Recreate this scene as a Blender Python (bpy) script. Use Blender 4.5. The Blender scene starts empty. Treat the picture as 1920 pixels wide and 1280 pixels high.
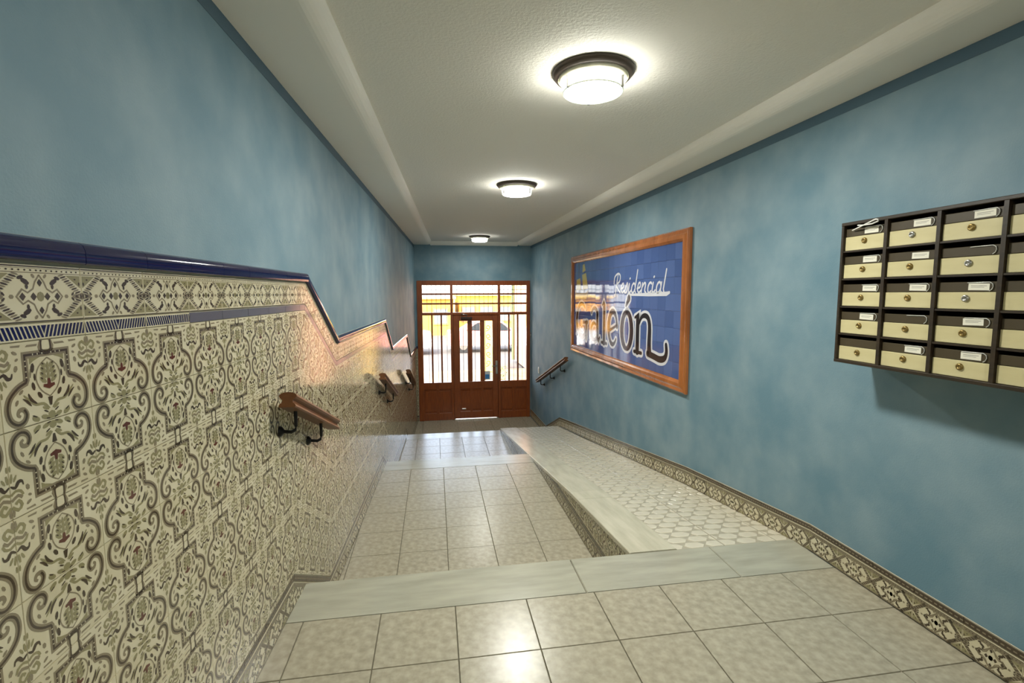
import bpy, math, random
from mathutils import Vector, Matrix
random.seed(7)
C = bpy.context.scene.collection
S = bpy.context.scene

# ------------------------------------------------------------------ camera
EYE = 1.4245
YAW, PITCH, ROLL, FPX = 0.15562, 0.09821, -0.0039, 916.2
cam = bpy.data.cameras.new('camera')
cam.sensor_fit = 'HORIZONTAL'; cam.sensor_width = 36.0; cam.lens = FPX / 1920 * 36.0
cam.clip_start = 0.05; cam.clip_end = 500
co = bpy.data.objects.new('camera', cam); C.objects.link(co)
fwd = Vector((math.sin(YAW) * math.cos(PITCH), math.cos(YAW) * math.cos(PITCH), -math.sin(PITCH)))
rgt = Vector((math.cos(YAW), -math.sin(YAW), 0)); upv = rgt.cross(fwd)
r2 = rgt * math.cos(ROLL) + upv * math.sin(ROLL); u2 = upv * math.cos(ROLL) - rgt * math.sin(ROLL)
M = Matrix((r2, u2, -fwd)).transposed().to_4x4(); M.translation = (0, 0, EYE)
co.matrix_world = M
S.camera = co
# ------------------------------------------------------------------ world, sun, exposure
w = bpy.data.worlds.new('sky'); S.world = w; w.use_nodes = True
nt = w.node_tree; bg = nt.nodes['Background']
sky = nt.nodes.new('ShaderNodeTexSky'); sky.sky_type = 'NISHITA'; sky.sun_disc = False
sky.sun_elevation = math.radians(48); sky.sun_rotation = math.radians(210); sky.air_density = 1.0; sky.dust_density = 3.0
haze = nt.nodes.new('ShaderNodeMix'); haze.data_type = 'RGBA'; haze.inputs[0].default_value = 0.55; haze.inputs[7].default_value = (2.1, 2.05, 1.98, 1)   # bright summer haze
nt.links.new(sky.outputs[0], haze.inputs[6]); nt.links.new(haze.outputs[2], bg.inputs[0]); bg.inputs[1].default_value = 1.6
sun = bpy.data.lights.new('sun', 'SUN'); sun.energy = 6.5; sun.angle = 0.01; sun.color = (1.0, 0.93, 0.80)
so = bpy.data.objects.new('sun', sun); C.objects.link(so)
so.rotation_euler = Vector((0.42, 0.55, -0.72)).to_track_quat('-Z', 'Y').to_euler()
S.view_settings.view_transform = 'Standard'; S.view_settings.look = 'None'
S.view_settings.gamma = 1.0; S.view_settings.use_curve_mapping = False
S.view_settings.exposure = 0.68
LAMP_W = 25.0

# ------------------------------------------------------------------ measures (metres, z = 0 on the upper landing)
def XL(y): return -0.7597 + 0.03893 * y
def XR(y): return 2.0686 - 0.01712 * y
Y_END, Y_BACK = 9.68, -2.6
Z1, Z2, Z3 = -0.375, -0.75, -1.10
ZS, ZC = 2.362, 2.43

# ------------------------------------------------------------------ helpers
def lin(c):
    return tuple((x / 12.92 if x <= 0.04045 else ((x + 0.055) / 1.055) ** 2.4) for x in [k / 255 for k in c]) + (1.0,)
MATS = {}
def mat(name, rgb, rough=0.6, metal=0.0, coat=0.0, noise=None, bump=None, spec=0.5, emit=None, emit_s=0.0, alpha=None):
    if name in MATS: return MATS[name]
    m = bpy.data.materials.new(name); m.use_nodes = True; MATS[name] = m
    n = m.node_tree.nodes; l = m.node_tree.links; b = n['Principled BSDF']
    b.inputs['Base Color'].default_value = lin(rgb); b.inputs['Roughness'].default_value = rough
    b.inputs['Metallic'].default_value = metal; b.inputs['Specular IOR Level'].default_value = spec
    b.inputs['Coat Weight'].default_value = coat; b.inputs['Coat Roughness'].default_value = 0.05
    if emit: b.inputs['Emission Color'].default_value = lin(emit); b.inputs['Emission Strength'].default_value = emit_s
    tc = None
    if noise or bump: tc = n.new('ShaderNodeTexCoord')
    if noise:   # (second colour, scale, stretch xyz, contrast lo, hi, detail)
        rgb2, sc, st, lo, hi, det = noise
        mp = n.new('ShaderNodeMapping'); mp.inputs['Scale'].default_value = st
        l.new(tc.outputs['Object'], mp.inputs[0])
        t = n.new('ShaderNodeTexNoise'); t.inputs['Scale'].default_value = sc; t.inputs['Detail'].default_value = det
        l.new(mp.outputs[0], t.inputs[0])
        r = n.new('ShaderNodeValToRGB'); r.color_ramp.elements[0].position = lo; r.color_ramp.elements[1].position = hi
        r.color_ramp.elements[0].color = lin(rgb); r.color_ramp.elements[1].color = lin(rgb2)
        l.new(t.outputs[0], r.inputs[0]); l.new(r.outputs[0], b.inputs['Base Color'])
    if bump:    # (scale, strength, distance, detail)
        t = n.new('ShaderNodeTexNoise'); t.inputs['Scale'].default_value = bump[0]; t.inputs['Detail'].default_value = bump[3]
        l.new(tc.outputs['Object'], t.inputs[0])
        bp = n.new('ShaderNodeBump'); bp.inputs['Strength'].default_value = bump[1]; bp.inputs['Distance'].default_value = bump[2]
        l.new(t.outputs[0], bp.inputs['Height']); l.new(bp.outputs[0], b.inputs['Normal'])
        if coat: l.new(bp.outputs[0], b.inputs['Coat Normal'])
    return m
def glass_mat(name, tint=(1, 1, 1), gloss=0.1, rough=0.02):
    m = bpy.data.materials.new(name); m.use_nodes = True; MATS[name] = m
    n = m.node_tree.nodes; l = m.node_tree.links; n.clear()
    o = n.new('ShaderNodeOutputMaterial'); t = n.new('ShaderNodeBsdfTransparent'); g = n.new('ShaderNodeBsdfGlossy')
    t.inputs[0].default_value = (*tint, 1); g.inputs['Roughness'].default_value = rough
    f = n.new('ShaderNodeFresnel'); f.inputs[0].default_value = 1.45; mx = n.new('ShaderNodeMixShader')
    l.new(f.outputs[0], mx.inputs[0]); l.new(t.outputs[0], mx.inputs[1]); l.new(g.outputs[0], mx.inputs[2]); l.new(mx.outputs[0], o.inputs[0])
    return m

class MB:
    """collects polygons; build() links them as one mesh object"""
    def __init__(s): s.v = []; s.f = []; s.m = []; s.sm = []
    def add(s, vs, fs, m=0, smooth=False):
        b = len(s.v); s.v += [tuple(p) for p in vs]
        for f in fs: s.f.append(tuple(b + i for i in f)); s.m.append(m); s.sm.append(smooth)
        return s
    def box(s, x0, x1, y0, y1, z0, z1, m=0):
        return s.add([(x0, y0, z0), (x1, y0, z0), (x1, y1, z0), (x0, y1, z0), (x0, y0, z1), (x1, y0, z1), (x1, y1, z1), (x0, y1, z1)],
                     [(0, 3, 2, 1), (4, 5, 6, 7), (0, 1, 5, 4), (1, 2, 6, 5), (2, 3, 7, 6), (3, 0, 4, 7)], m)
    def cbox(s, x0, x1, y0, y1, z0, z1, c, m=0):     # chamfered box, all edges
        a = [(x0 + c, x1 - c, y0 + c, y1 - c, z0), (x0, x1, y0, y1, z0 + c), (x0, x1, y0, y1, z1 - c), (x0 + c, x1 - c, y0 + c, y1 - c, z1)]
        vs = []
        for (p, q, r, t, z) in a: vs += [(p, r, z), (q, r, z), (q, t, z), (p, t, z)]
        fs = [(0, 3, 2, 1), (12, 13, 14, 15)]
        for k in range(3):
            for i in range(4): j = (i + 1) % 4; fs.append((k * 4 + i, k * 4 + j, k * 4 + 4 + j, k * 4 + 4 + i))
        return s.add(vs, fs, m)
    def prism(s, poly, z0, z1, m=0, ch=0.0):          # polygon (ccw) extruded in z with optional top chamfer
        n = len(poly); vs = [(p[0], p[1], z0) for p in poly]
        if ch:
            cx = sum(p[0] for p in poly) / n; cy = sum(p[1] for p in poly) / n
            def ins(p):
                dx, dy = cx - p[0], cy - p[1]; d = math.hypot(dx, dy) or 1
                return (p[0] + dx / d * ch * 1.4, p[1] + dy / d * ch * 1.4)
            vs += [(p[0], p[1], z1 - ch) for p in poly] + [(*ins(p), z1) for p in poly]
            fs = [tuple(range(2 * n, 3 * n))]
            for k in (0, 1):
                for i in range(n): j = (i + 1) % n; fs.append((k * n + i, k * n + j, k * n + n + j, k * n + n + i))
        else:
            vs += [(p[0], p[1], z1) for p in poly]; fs = [tuple(range(n, 2 * n)), tuple(range(n - 1, -1, -1))]
            for i in range(n): j = (i + 1) % n; fs.append((i, j, n + j, n + i))
        return s.add(vs, fs, m)
    def flat(s, poly, z, m=0): return s.add([(p[0], p[1], z) for p in poly], [tuple(range(len(poly)))], m)
    def tube(s, path, r, m=0, n=10, cap=True):
        path = [Vector(p) for p in path]; vs = []; N = len(path); rr = r if isinstance(r, (list, tuple)) else [r] * N
        for i, p in enumerate(path):
            d = (path[min(i + 1, N - 1)] - path[max(i - 1, 0)]).normalized()
            a = d.cross(Vector((0, 0, 1)) if abs(d.z) < 0.9 else Vector((1, 0, 0))).normalized(); b = d.cross(a)
            for k in range(n): t = 2 * math.pi * k / n; vs.append(p + (a * math.cos(t) + b * math.sin(t)) * rr[i])
        fs = [(i * n + k, i * n + (k + 1) % n, i * n + n + (k + 1) % n, i * n + n + k) for i in range(N - 1) for k in range(n)]
        s.add(vs, fs, m, True)
        if cap: s.add(vs[:n], [tuple(range(n))], m); s.add(vs[-n:], [tuple(range(n - 1, -1, -1))], m)
        return s
    def lathe(s, prof, m=0, n=40, c=(0, 0, 0)):
        vs = [(c[0] + r * math.cos(2 * math.pi * k / n), c[1] + r * math.sin(2 * math.pi * k / n), c[2] + z) for r, z in prof for k in range(n)]
        fs = [(i * n + k, i * n + n + k, i * n + n + (k + 1) % n, i * n + (k + 1) % n) for i in range(len(prof) - 1) for k in range(n)]
        return s.add(vs, fs, m, True)
    def sweep(s, prof, p0, p1, up, m=0, smooth=False):  # closed 2D profile (side, up) from p0 to p1
        p0, p1, up = Vector(p0), Vector(p1), Vector(up); d = (p1 - p0).normalized(); sd = d.cross(up).normalized(); uu = sd.cross(d)
        n = len(prof); vs = [p + sd * a + uu * b for p in (p0, p1) for a, b in prof]
        s.add(vs, [(i, (i + 1) % n, n + (i + 1) % n, n + i) for i in range(n)], m, smooth)
        return s.add(vs, [tuple(range(n - 1, -1, -1)), tuple(range(n, 2 * n))], m)
    def mesh(s, name, mats):
        me = bpy.data.meshes.new(name); me.from_pydata(s.v, [], s.f)
        for k in (mats if isinstance(mats, (list, tuple)) else [mats]): me.materials.append(k)
        me.polygons.foreach_set('material_index', s.m); me.polygons.foreach_set('use_smooth', s.sm); me.update()
        return me
    def build(s, name, mats, parent=None, M=None, fix=True):
        me = s.mesh(name, mats)
        if fix: fixn(me)
        return link(name, me, parent, M)
def fixn(me):
    import bmesh
    bm = bmesh.new(); bm.from_mesh(me); bmesh.ops.recalc_face_normals(bm, faces=bm.faces); bm.to_mesh(me); bm.free()
def link(name, data, parent=None, M=None):
    o = bpy.data.objects.new(name, data); C.objects.link(o)
    if parent is not None: o.parent = parent
    if M is not None: o.matrix_local = M
    return o
def tag(o, label=None, cat=None, group=None, kind=None):
    if label: o['label'] = label
    if cat: o['category'] = cat
    if group: o['group'] = group
    if kind: o['kind'] = kind
    return o
def empty(name, M=None): return link(name, None, None, M)
def frame(origin, U, V):                              # matrix with local x = U, y = V, z = U x V
    U = Vector(U).normalized(); V = Vector(V); N = U.cross(V).normalized(); V = N.cross(U)
    m = Matrix((U, V, N)).transposed().to_4x4(); m.translation = Vector(origin); return m
def clip(poly, lines):                                # convex clip; line (px,py,nx,ny) keeps n.(p-P) >= 0
    for (px, py, nx, ny) in lines:
        out = []
        for i in range(len(poly)):
            a, b = poly[i], poly[(i + 1) % len(poly)]
            da = (a[0] - px) * nx + (a[1] - py) * ny; db = (b[0] - px) * nx + (b[1] - py) * ny
            if da >= 0: out.append(a)
            if (da < 0) != (db < 0): t = da / (da - db); out.append((a[0] + (b[0] - a[0]) * t, a[1] + (b[1] - a[1]) * t))
        poly = out
        if len(poly) < 3: return []
    a = sum(poly[i][0] * poly[(i + 1) % len(poly)][1] - poly[(i + 1) % len(poly)][0] * poly[i][1] for i in range(len(poly))) / 2
    return poly if abs(a) > 2e-5 * 0.02 else []
def ribbon(pts, wd):                                  # polyline of varying width -> convex quads
    n = len(pts); wd = wd if isinstance(wd, (list, tuple)) else [wd] * n; L = []; R = []
    for i in range(n):
        a = pts[max(i - 1, 0)]; b = pts[min(i + 1, n - 1)]; dx, dy = b[0] - a[0], b[1] - a[1]; d = math.hypot(dx, dy) or 1
        k = 1.0
        if 0 < i < n - 1:
            e = (pts[i][0] - a[0], pts[i][1] - a[1]); le = math.hypot(*e) or 1
            k = 1 / max(0.55, abs((e[0] * dx + e[1] * dy) / (le * d)))
        nx, ny = -dy / d * wd[i] / 2 * k, dx / d * wd[i] / 2 * k
        L.append((pts[i][0] + nx, pts[i][1] + ny)); R.append((pts[i][0] - nx, pts[i][1] - ny))
    return [[R[i], R[i + 1], L[i + 1], L[i]] for i in range(n - 1)]
def ell(cx, cy, rx, ry, rot=0, n=8):
    c, s = math.cos(rot), math.sin(rot)
    return [(cx + rx * math.cos(t) * c - ry * math.sin(t) * s, cy + rx * math.cos(t) * s + ry * math.sin(t) * c) for t in [2 * math.pi * k / n for k in range(n)]]
def arc(cx, cy, rx, ry, a0, a1, n=14):
    return [(cx + rx * math.cos(math.radians(a0 + (a1 - a0) * k / n)), cy + ry * math.sin(math.radians(a0 + (a1 - a0) * k / n))) for k in range(n + 1)]
def spline(pts, n=5):                                 # Catmull-Rom through points
    out = []
    for i in range(len(pts) - 1):
        p0, p1, p2, p3 = pts[max(i - 1, 0)], pts[i], pts[i + 1], pts[min(i + 2, len(pts) - 1)]
        for k in range(n):
            t = k / n
            out.append(tuple(0.5 * (2 * p1[j] + (p2[j] - p0[j]) * t + (2 * p0[j] - 5 * p1[j] + 4 * p2[j] - p3[j]) * t * t + (3 * p1[j] - p0[j] - 3 * p2[j] + p3[j]) * t ** 3) for j in (0, 1)))
    return out + [tuple(pts[-1])]
def mir(polys): return [[(-x, y) for x, y in reversed(p)] for p in polys]

# ------------------------------------------------------------------ materials
PLASTER = mat('blue_plaster', (98, 131, 146), 0.62, noise=((128, 152, 162), 3.2, (1, 1, 1), 0.34, 0.70, 6), bump=(170, 0.18, 0.004, 3))
CEIL = mat('stippled_ceiling', (236, 232, 222), 0.85, bump=(85, 0.36, 0.008, 3))
TRIMW = mat('white_coving', (240, 236, 226), 0.7)
GLAZE = mat('cream_glaze', (214, 205, 176), 0.12, noise=((200, 189, 156), 9, (1, 1, 1), 0.35, 0.7, 2), bump=(14, 0.05, 0.004, 1), spec=0.6)
BAND = mat('grey_brown_glaze', (134, 122, 98), 0.12, spec=0.6)
DARK = mat('dark_brown_glaze', (72, 60, 46), 0.12, spec=0.6)
OLIVE = mat('olive_glaze', (142, 134, 98), 0.12, spec=0.6)
REDB = mat('red_brown_glaze', (92, 50, 38), 0.12, spec=0.6)
NAVY = mat('navy_glaze', (17, 20, 66), 0.08, spec=0.7)
LILAC = mat('slate_blue_glaze', (96, 93, 104), 0.12, spec=0.6)
TILEM = [GLAZE, BAND, DARK, OLIVE, REDB, NAVY]
GROUT = mat('pale_grout', (196, 188, 165), 0.9)
FGROUT = mat('grey_grout', (112, 106, 88), 0.9)
FLOORT = mat('beige_floor_tile', (178, 170, 149), 0.26, noise=((152, 145, 126), 30, (1, 1, 1), 0.34, 0.68, 7), bump=(30, 0.10, 0.004, 3), spec=0.5)
MARBLE = mat('grey_green_marble', (176, 173, 156), 0.22, noise=((158, 156, 140), 3.0, (1.2, 6, 1), 0.35, 0.7, 5))
CURBM = mat('cream_marble', (206, 200, 178), 0.25, noise=((186, 180, 158), 3.0, (6, 1, 1), 0.35, 0.7, 5))
RAMPT = mat('ramp_tile', (174, 166, 146), 0.3)
RAMPP = mat('ramp_tile_pad', (216, 208, 188), 0.2)
WOOD = mat('varnished_wood', (160, 80, 26), 0.33, noise=((120, 54, 16), 9, (9, 9, 0.7), 0.3, 0.72, 4), coat=0.3)
WOODH = mat('varnished_wood_rail', (116, 72, 36), 0.42, noise=((86, 50, 24), 16, (1, 0.15, 1), 0.3, 0.7, 3), spec=0.35)
OAK = mat('oak_frame', (182, 110, 56), 0.25, noise=((142, 80, 36), 14, (1, 0.2, 1), 0.3, 0.72, 4), coat=0.5)
IRON = mat('black_iron', (24, 22, 20), 0.45, metal=0.6)
STEEL = mat('brushed_steel', (180, 178, 172), 0.3, metal=1.0)
BROWNM = mat('brown_metal', (62, 50, 38), 0.6)
GLASS = glass_mat('pane_glass')

# ------------------------------------------------------------------ walls, ceiling
def wall(name, pts, z0, z1, label, m=PLASTER):
    b = MB().prism(pts, z0, z1); o = b.build(name, m); tag(o, label, 'wall', kind='structure'); return o
ya, yb = Y_BACK - 0.2, Y_END + 0.25
wl = wall('wall_left', [(XL(ya), ya), (XL(yb), yb), (XL(yb) - 0.25, yb), (XL(ya) - 0.25, ya)], -1.4, 2.75, 'blue sponged plaster wall above the patterned tile dado')
wr = wall('wall_right', [(XR(ya), ya), (XR(ya) + 0.25, ya), (XR(yb) + 0.25, yb), (XR(yb), yb)], -1.4, 2.75, 'blue sponged plaster wall behind the letterboxes and sign')
wall('wall_back', [(XL(ya) - 0.2, ya - 0.15), (XR(ya) + 0.2, ya - 0.15), (XR(ya) + 0.2, Y_BACK), (XL(ya) - 0.2, Y_BACK)], -0.4, 2.75, 'blue plaster wall closing the upper landing')
DX0, DX1, DZT = -0.345, 1.885, 1.675
XE0, XE1 = XL(Y_END), XR(Y_END)
bm = MB()
bm.box(XE0 - 0.1, XE1 + 0.1, Y_END, yb, DZT, 2.75)
bm.box(XE0 - 0.1, DX0, Y_END, yb, -1.4, DZT)
bm.box(DX1, XE1 + 0.1, Y_END, yb, -1.4, DZT)
we = tag(bm.build('wall_end', PLASTER), 'blue plaster wall around the wooden street door', 'wall', kind='structure')
ce = MB().box(-1.4, 2.6, ya - 0.1, yb, ZC, ZC + 0.3).build('ceiling', CEIL)
tag(ce, 'off white stippled ceiling with round lamps', 'ceiling', kind='structure')
def coving(name, xa, side, width, label):
    prof = [(0.0, ZC + 0.02), (0.0, ZS)]
    for k in range(9):
        t = math.pi / 2 * k / 8; prof.append((width - 0.075 + 0.075 * math.sin(t), ZS + 0.075 - 0.075 * math.cos(t)))
    prof.append((width, ZC + 0.02)); b = MB(); vs = []
    for y in (ya, Y_END + 0.02):
        for d, z in prof: vs.append((xa(y) + side * d, y, z))
    n = len(prof)
    for i in range(n - 1): b.add([vs[i], vs[i + 1], vs[n + i + 1], vs[n + i]], [(0, 1, 2, 3)], 0, 2 <= i <= 9)
    return tag(b.build(name, TRIMW), label, 'coving', kind='structure')
coving('trim_1', XL, 1, 0.335, 'wide white lowered coving along the tiled side')
coving('trim_2', XR, -1, 0.285, 'white lowered coving along the letterbox side')
tag(MB().cbox(XE0 + 0.30, XE1 - 0.26, Y_END - 0.05, Y_END + 0.02, 2.352, ZC + 0.02, 0.02).build('trim_3', TRIMW), 'narrow white coving above the street door', 'coving', kind='structure')

BANDP = mat('dark_blue_band', (70, 98, 114), 0.6)
def band(name, on, sgn, label):
    hb_ = 0.052; pts = []
    b_ = MB(); y0, y1 = ya, Y_END
    xs = [on(y0), on(y0) + sgn * 0.002, on(y1) + sgn * 0.002, on(y1)]
    b_.prism([(xs[0], y0), (xs[1], y0), (xs[2], y1), (xs[3], y1)], ZS - hb_, ZS + 0.001)
    return tag(b_.build(name, BANDP), label, 'painted band', kind='structure')
band('trim_6', XL, 1, 'dark blue painted band under the coving above the tiled dado')
band('trim_7', XR, -1, 'dark blue painted band under the coving above the letterboxes')
# ------------------------------------------------------------------ floors
def halfplanes(y_lo, y_hi, x_lo=None, x_hi=None):
    ls = [(0, y_lo, 0, 1), (0, y_hi, 0, -1)]
    ls.append((XL(0) + 0.004, 0, 1, -0.03893) if x_lo is None else (x_lo, 0, 1, 0))
    if callable(x_hi): ls.append((x_hi(2), 2, -1, (x_hi(7) - x_hi(2)) / 5))
    else: ls.append((XR(0) - 0.004, 0, -1, -0.01712) if x_hi is None else (x_hi, 0, -1, 0))
    return ls
def tile_floor(parent, x0, y0, T, y_lo, y_hi, z, x_hi=None, m=FLOORT, g=0.0022):
    full = MB().prism([(g, g), (T - g, g), (T - g, T - g), (g, T - g)], -0.012, 0, 0, 0.0012).mesh('floor_tile', m); fixn(full)
    ls = halfplanes(y_lo + 0.001, y_hi - 0.001, None, x_hi)
    i0 = int(math.floor((-1.2 - x0) / T)); j0 = int(math.floor((y_lo - y0) / T)) - 1
    for i in range(i0, i0 + 13):
        for j in range(j0, int((y_hi - y0) / T) + 2):
            X, Y = x0 + i * T, y0 + j * T
            sq = [(X + g, Y + g), (X + T - g, Y + g), (X + T - g, Y + T - g), (X + g, Y + T - g)]
            p = clip(sq, ls)
            if not p: continue
            if len(p) == 4 and all(abs(a[0] - b[0]) + abs(a[1] - b[1]) < 1e-6 for a, b in zip(p, sq)):
                link('floor_tile', full, parent, Matrix.Translation((X, Y, z)))
            else:
                link('floor_tile', None, None) if False else MB().prism([(a - X, b - Y) for a, b in p], -0.012, 0, 0, 0.0012).build('floor_tile', m, parent, Matrix.Translation((X, Y, z)))
def slab(parent, xa, xb, y0, y1, z, t=0.03, m=MARBLE, name='marble_slab'):
    b = MB(); c = 0.004
    vs = []
    for (ins, zz) in ((0, z - t), (0, z - c), (c, z)):
        vs += [(xa(y0) + ins, y0 + ins * 0, zz), (xb(y0) - ins, y0 + ins * 0, zz), (xb(y1) - ins, y1 - ins, zz), (xa(y1) + ins, y1 - ins, zz)]
    fs = [(0, 3, 2, 1), (8, 9, 10, 11)]
    for k in (0, 1):
        for i in range(4): j = (i + 1) % 4; fs.append((k * 4 + i, k * 4 + j, k * 4 + 4 + j, k * 4 + 4 + i))
    b.add(vs, fs); return b.build(name, m, parent)
def K(v): return lambda y: v
XCB = lambda y: 1.066 - 0.0087 * y          # street-side face of the ramp curb
XCI = lambda y: XCB(y) + 0.262              # inner edge of the curb

def level(name, y0, y1, z, zb, xb, label):
    b = MB().prism([(XL(y0) - 0.1, y0), (xb(y0), y0), (xb(y1), y1), (XL(y1) - 0.1, y1)], zb, z - 0.006)
    return tag(b.build(name, FGROUT), label, 'floor', kind='structure')
XRo = lambda y: XR(y) + 0.1
f0 = level('floor', ya, 2.405, 0, -0.5, XRo, 'beige tiled upper landing ending in a grey marble edge')
tile_floor(f0, -0.5948, 2.1252, 0.33, -0.9, 2.1252, 0.0)
tile_floor(f0, -0.5948, 2.1252, 0.33, -2.55, -0.9, 0.0) if False else None
bk = MB().prism([(XL(-2.6), -2.6), (XR(-2.6), -2.6), (XR(-0.9), -0.9), (XL(-0.9), -0.9)], -0.01, -0.001).build('plain_paving', FLOORT, f0)
for a, b_ in ((lambda y: XL(y) + 0.004, K(0.69)), (K(0.6935), K(1.498)), (K(1.5015), lambda y: XR(y) - 0.004)):
    slab(f0, a, b_, 2.127, 2.425, 0.0)
f1 = level('floor', 2.405, 5.245, Z1, -1.0, XCB, 'beige tiled middle landing beside the ramp')
tile_floor(f1, -0.6053, 3.3300, 0.33, 2.70, 4.982, Z1, x_hi=lambda y: XCB(y) - 0.004)
slab(f1, lambda y: XL(y) + 0.004, lambda y: XCB(y) - 0.002, 4.985, 5.265, Z1)
f2 = level('floor', 5.245, 7.55, Z2, -1.3, XCB, 'beige tiled lower landing near the street door')
tile_floor(f2, -0.6270, 6.5780, 0.33, 5.545, 7.285, Z2, x_hi=lambda y: XCB(y) - 0.004)
slab(f2, lambda y: XL(y) + 0.004, lambda y: XCB(y) - 0.002, 7.288, 7.57, Z2)
f3 = level('floor', 7.55, Y_END + 0.3, Z3, -1.45, XRo, 'tiled entrance floor in front of the street door')
tile_floor(f3, -0.60, 7.86, 0.33, 7.86, Y_END + 0.1, Z3)
# hidden steps between the levels
def step(parent, y0, y1, ztop, zbot, xa, xb, rise_top, yr):
    slab(parent, xa, xb, y0, y1, ztop, 0.03, MARBLE, 'step_tread')
    MB().box(-1.0, xb(y0), y0, y1 - 0.02, zbot, ztop - 0.03).build('step_riser', GLAZE, parent)
step(f1, 2.405, 2.70, -0.1875, Z1, lambda y: XL(y) + 0.004, lambda y: XCB(y) - 0.002, 0, 0)
step(f2, 5.245, 5.545, -0.5625, Z2, lambda y: XL(y) + 0.004, lambda y: XCB(y) - 0.002, 0, 0)
step(f3, 7.55, 7.86, -0.925, Z3, lambda y: XL(y) + 0.004, lambda y: XR(y) - 0.004, 0, 0)

# ------------------------------------------------------------------ tile ornaments (metres, origin at the tile's lower left corner)
def shift(polys, dx, dy): return [[(x + dx, y + dy) for x, y in p] for p in polys]
def motif():                                           # 0.200 x 0.1495 scroll tile
    P = []                                             # (material index, polygon) about x = 0
    half = []
    def hv(mi, polys):
        for p in polys: half.append((mi, p))
    path = [(0, 125), (47, 125), (47, 80)] + spline([(49, 77), (66, 70), (83, 55), (89, 36), (85, 17), (72, 7), (59, 10), (53, 21), (58, 31), (67, 31), (70, 24), (65, 20)], 3)
    wds = [12.5] * (len(path) - 16) + [12 - 0.5 * k for k in range(16)]
    hv(1, ribbon(path, wds))
    hv(2, ribbon(path[:-9], [4.2] * (len(path) - 9)))
    hv(0, [[(x - 1, 123.5), (x + 1, 123.5), (x + 1, 126.5), (x - 1, 126.5)] for x in (10, 20, 30)] + [[(45.5, y), (48.5, y), (48.5, y + 2), (45.5, y + 2)] for y in (85, 95, 105, 114)])
    hv(1, ribbon(spline([(0, 125), (9, 128), (14, 137), (9, 149.5)], 2), [8, 8, 8, 8, 7, 6, 5]))
    hv(2, ribbon([(3, 126), (11, 131), (10, 149)], 3))
    hv(1, ribbon(spline([(0, 116), (20, 101), (27, 80), (18, 58), (0, 44)], 3), 2.4))
    for y, r in ((103, 6.5), (94, 7.5), (85, 8), (76, 8)):
        hv(3, [ell(8.5 + (103 - y) * 0.13, y, r * 1.15, 4.4, 0.7, 7)])
        hv(2, [ell(11 + (103 - y) * 0.14, y + 3, 3.2, 1.6, 0.7, 6)])
    hv(3, [[(0, 70), (3, 74), (2.5, 104), (0, 109)]])
    hv(4, [[(0, 58), (13, 63), (12, 68), (4, 67.5), (3, 76), (0, 78)]])
    hv(2, [ell(33, 101, 4, 9, 0.15, 7), ell(34, 68, 3.6, 8, -0.2, 7), ell(22, 50, 4, 7.5, -0.6, 7), ell(30, 84, 2.2, 7, 0.0, 6)]); hv(1, [ell(38, 92, 2, 9, 0.1, 6), ell(60, 62, 3, 6, 0.9, 6), ell(70, 45, 3, 6, 0.5, 6)])
    hv(3, [[(14, 119), (38, 119), (38, 108), (30, 113)]])
    hv(2, [[(0, 27), (2.2, 27), (5.5, 43), (0, 43)]])
    hv(3, ribbon(spline([(3, 22), (16, 33), (32, 35), (46, 46), (56, 56)], 3), [2, 3, 4.5, 5, 5, 5, 5.5, 6, 6, 5, 4, 3, 1.5]))
    hv(2, ribbon(spline([(30, 36), (41, 45), (46, 57)], 3), [1.5, 4, 5, 6, 5, 3.5, 1.5]))
    hv(2, ribbon(spline([(42, 34), (50, 44), (58, 50)], 2), [1.5, 4, 4.5, 3, 1]))
    hv(3, [ell(12, 24, 8, 3, 0.5, 7), ell(15, 8, 9, 4.5, 0.35, 8), ell(35, 9, 9, 5, 0.5, 8), [(0, 2), (9, 3), (7, 14), (0, 17)]])
    hv(2, [ell(12, 18, 6, 1.6, 0.5, 6), ell(37, 14, 6, 1.5, 0.5, 6), ell(9, 4, 5, 1.4, 0.2, 6)])
    hv(1, [[(20, 139), (44, 139), (40, 143), (18, 143)], [(55, 140), (72, 141), (72, 144), (53, 144)]])
    hv(3, ribbon(spline([(99, 128), (88, 137), (80, 130), (86, 121), (92, 126)], 2), 5.5)); hv(1, [ell(66, 131, 6, 3, 0.5, 7), ell(63, 119, 4, 2.5, -0.5, 6), ell(97, 139, 3, 8, 0, 6)])
    hv(1, ribbon(spline([(99, 118), (86, 112), (78, 118)], 2), 5.5))
    hv(3, ribbon(spline([(99, 108), (90, 103), (80, 106), (76, 114)], 2), 4.6)); hv(1, [ell(66, 104, 4, 6, 0.3, 6)])
    hv(2, ribbon(spline([(99, 92), (90, 97), (83, 89), (76, 90), (74, 97)], 3), [2, 3.5, 4.5, 5, 6, 6.5, 6.5, 6, 5, 4, 3, 2.5, 2]))
    hv(3, [ell(96, 79, 2.8, 9, -0.15, 6), ell(89, 81, 2.4, 7, -0.5, 6), ell(97, 62, 2, 6, 0, 6)])
    out = []
    for mi, p in half:
        q = [(x / 1000 + 0.1, y / 1000) for x, y in p]; r = [(0.1 - x / 1000, y / 1000) for x, y in reversed(p)]
        out += [(mi, q), (mi, r)]
    return out
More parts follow.
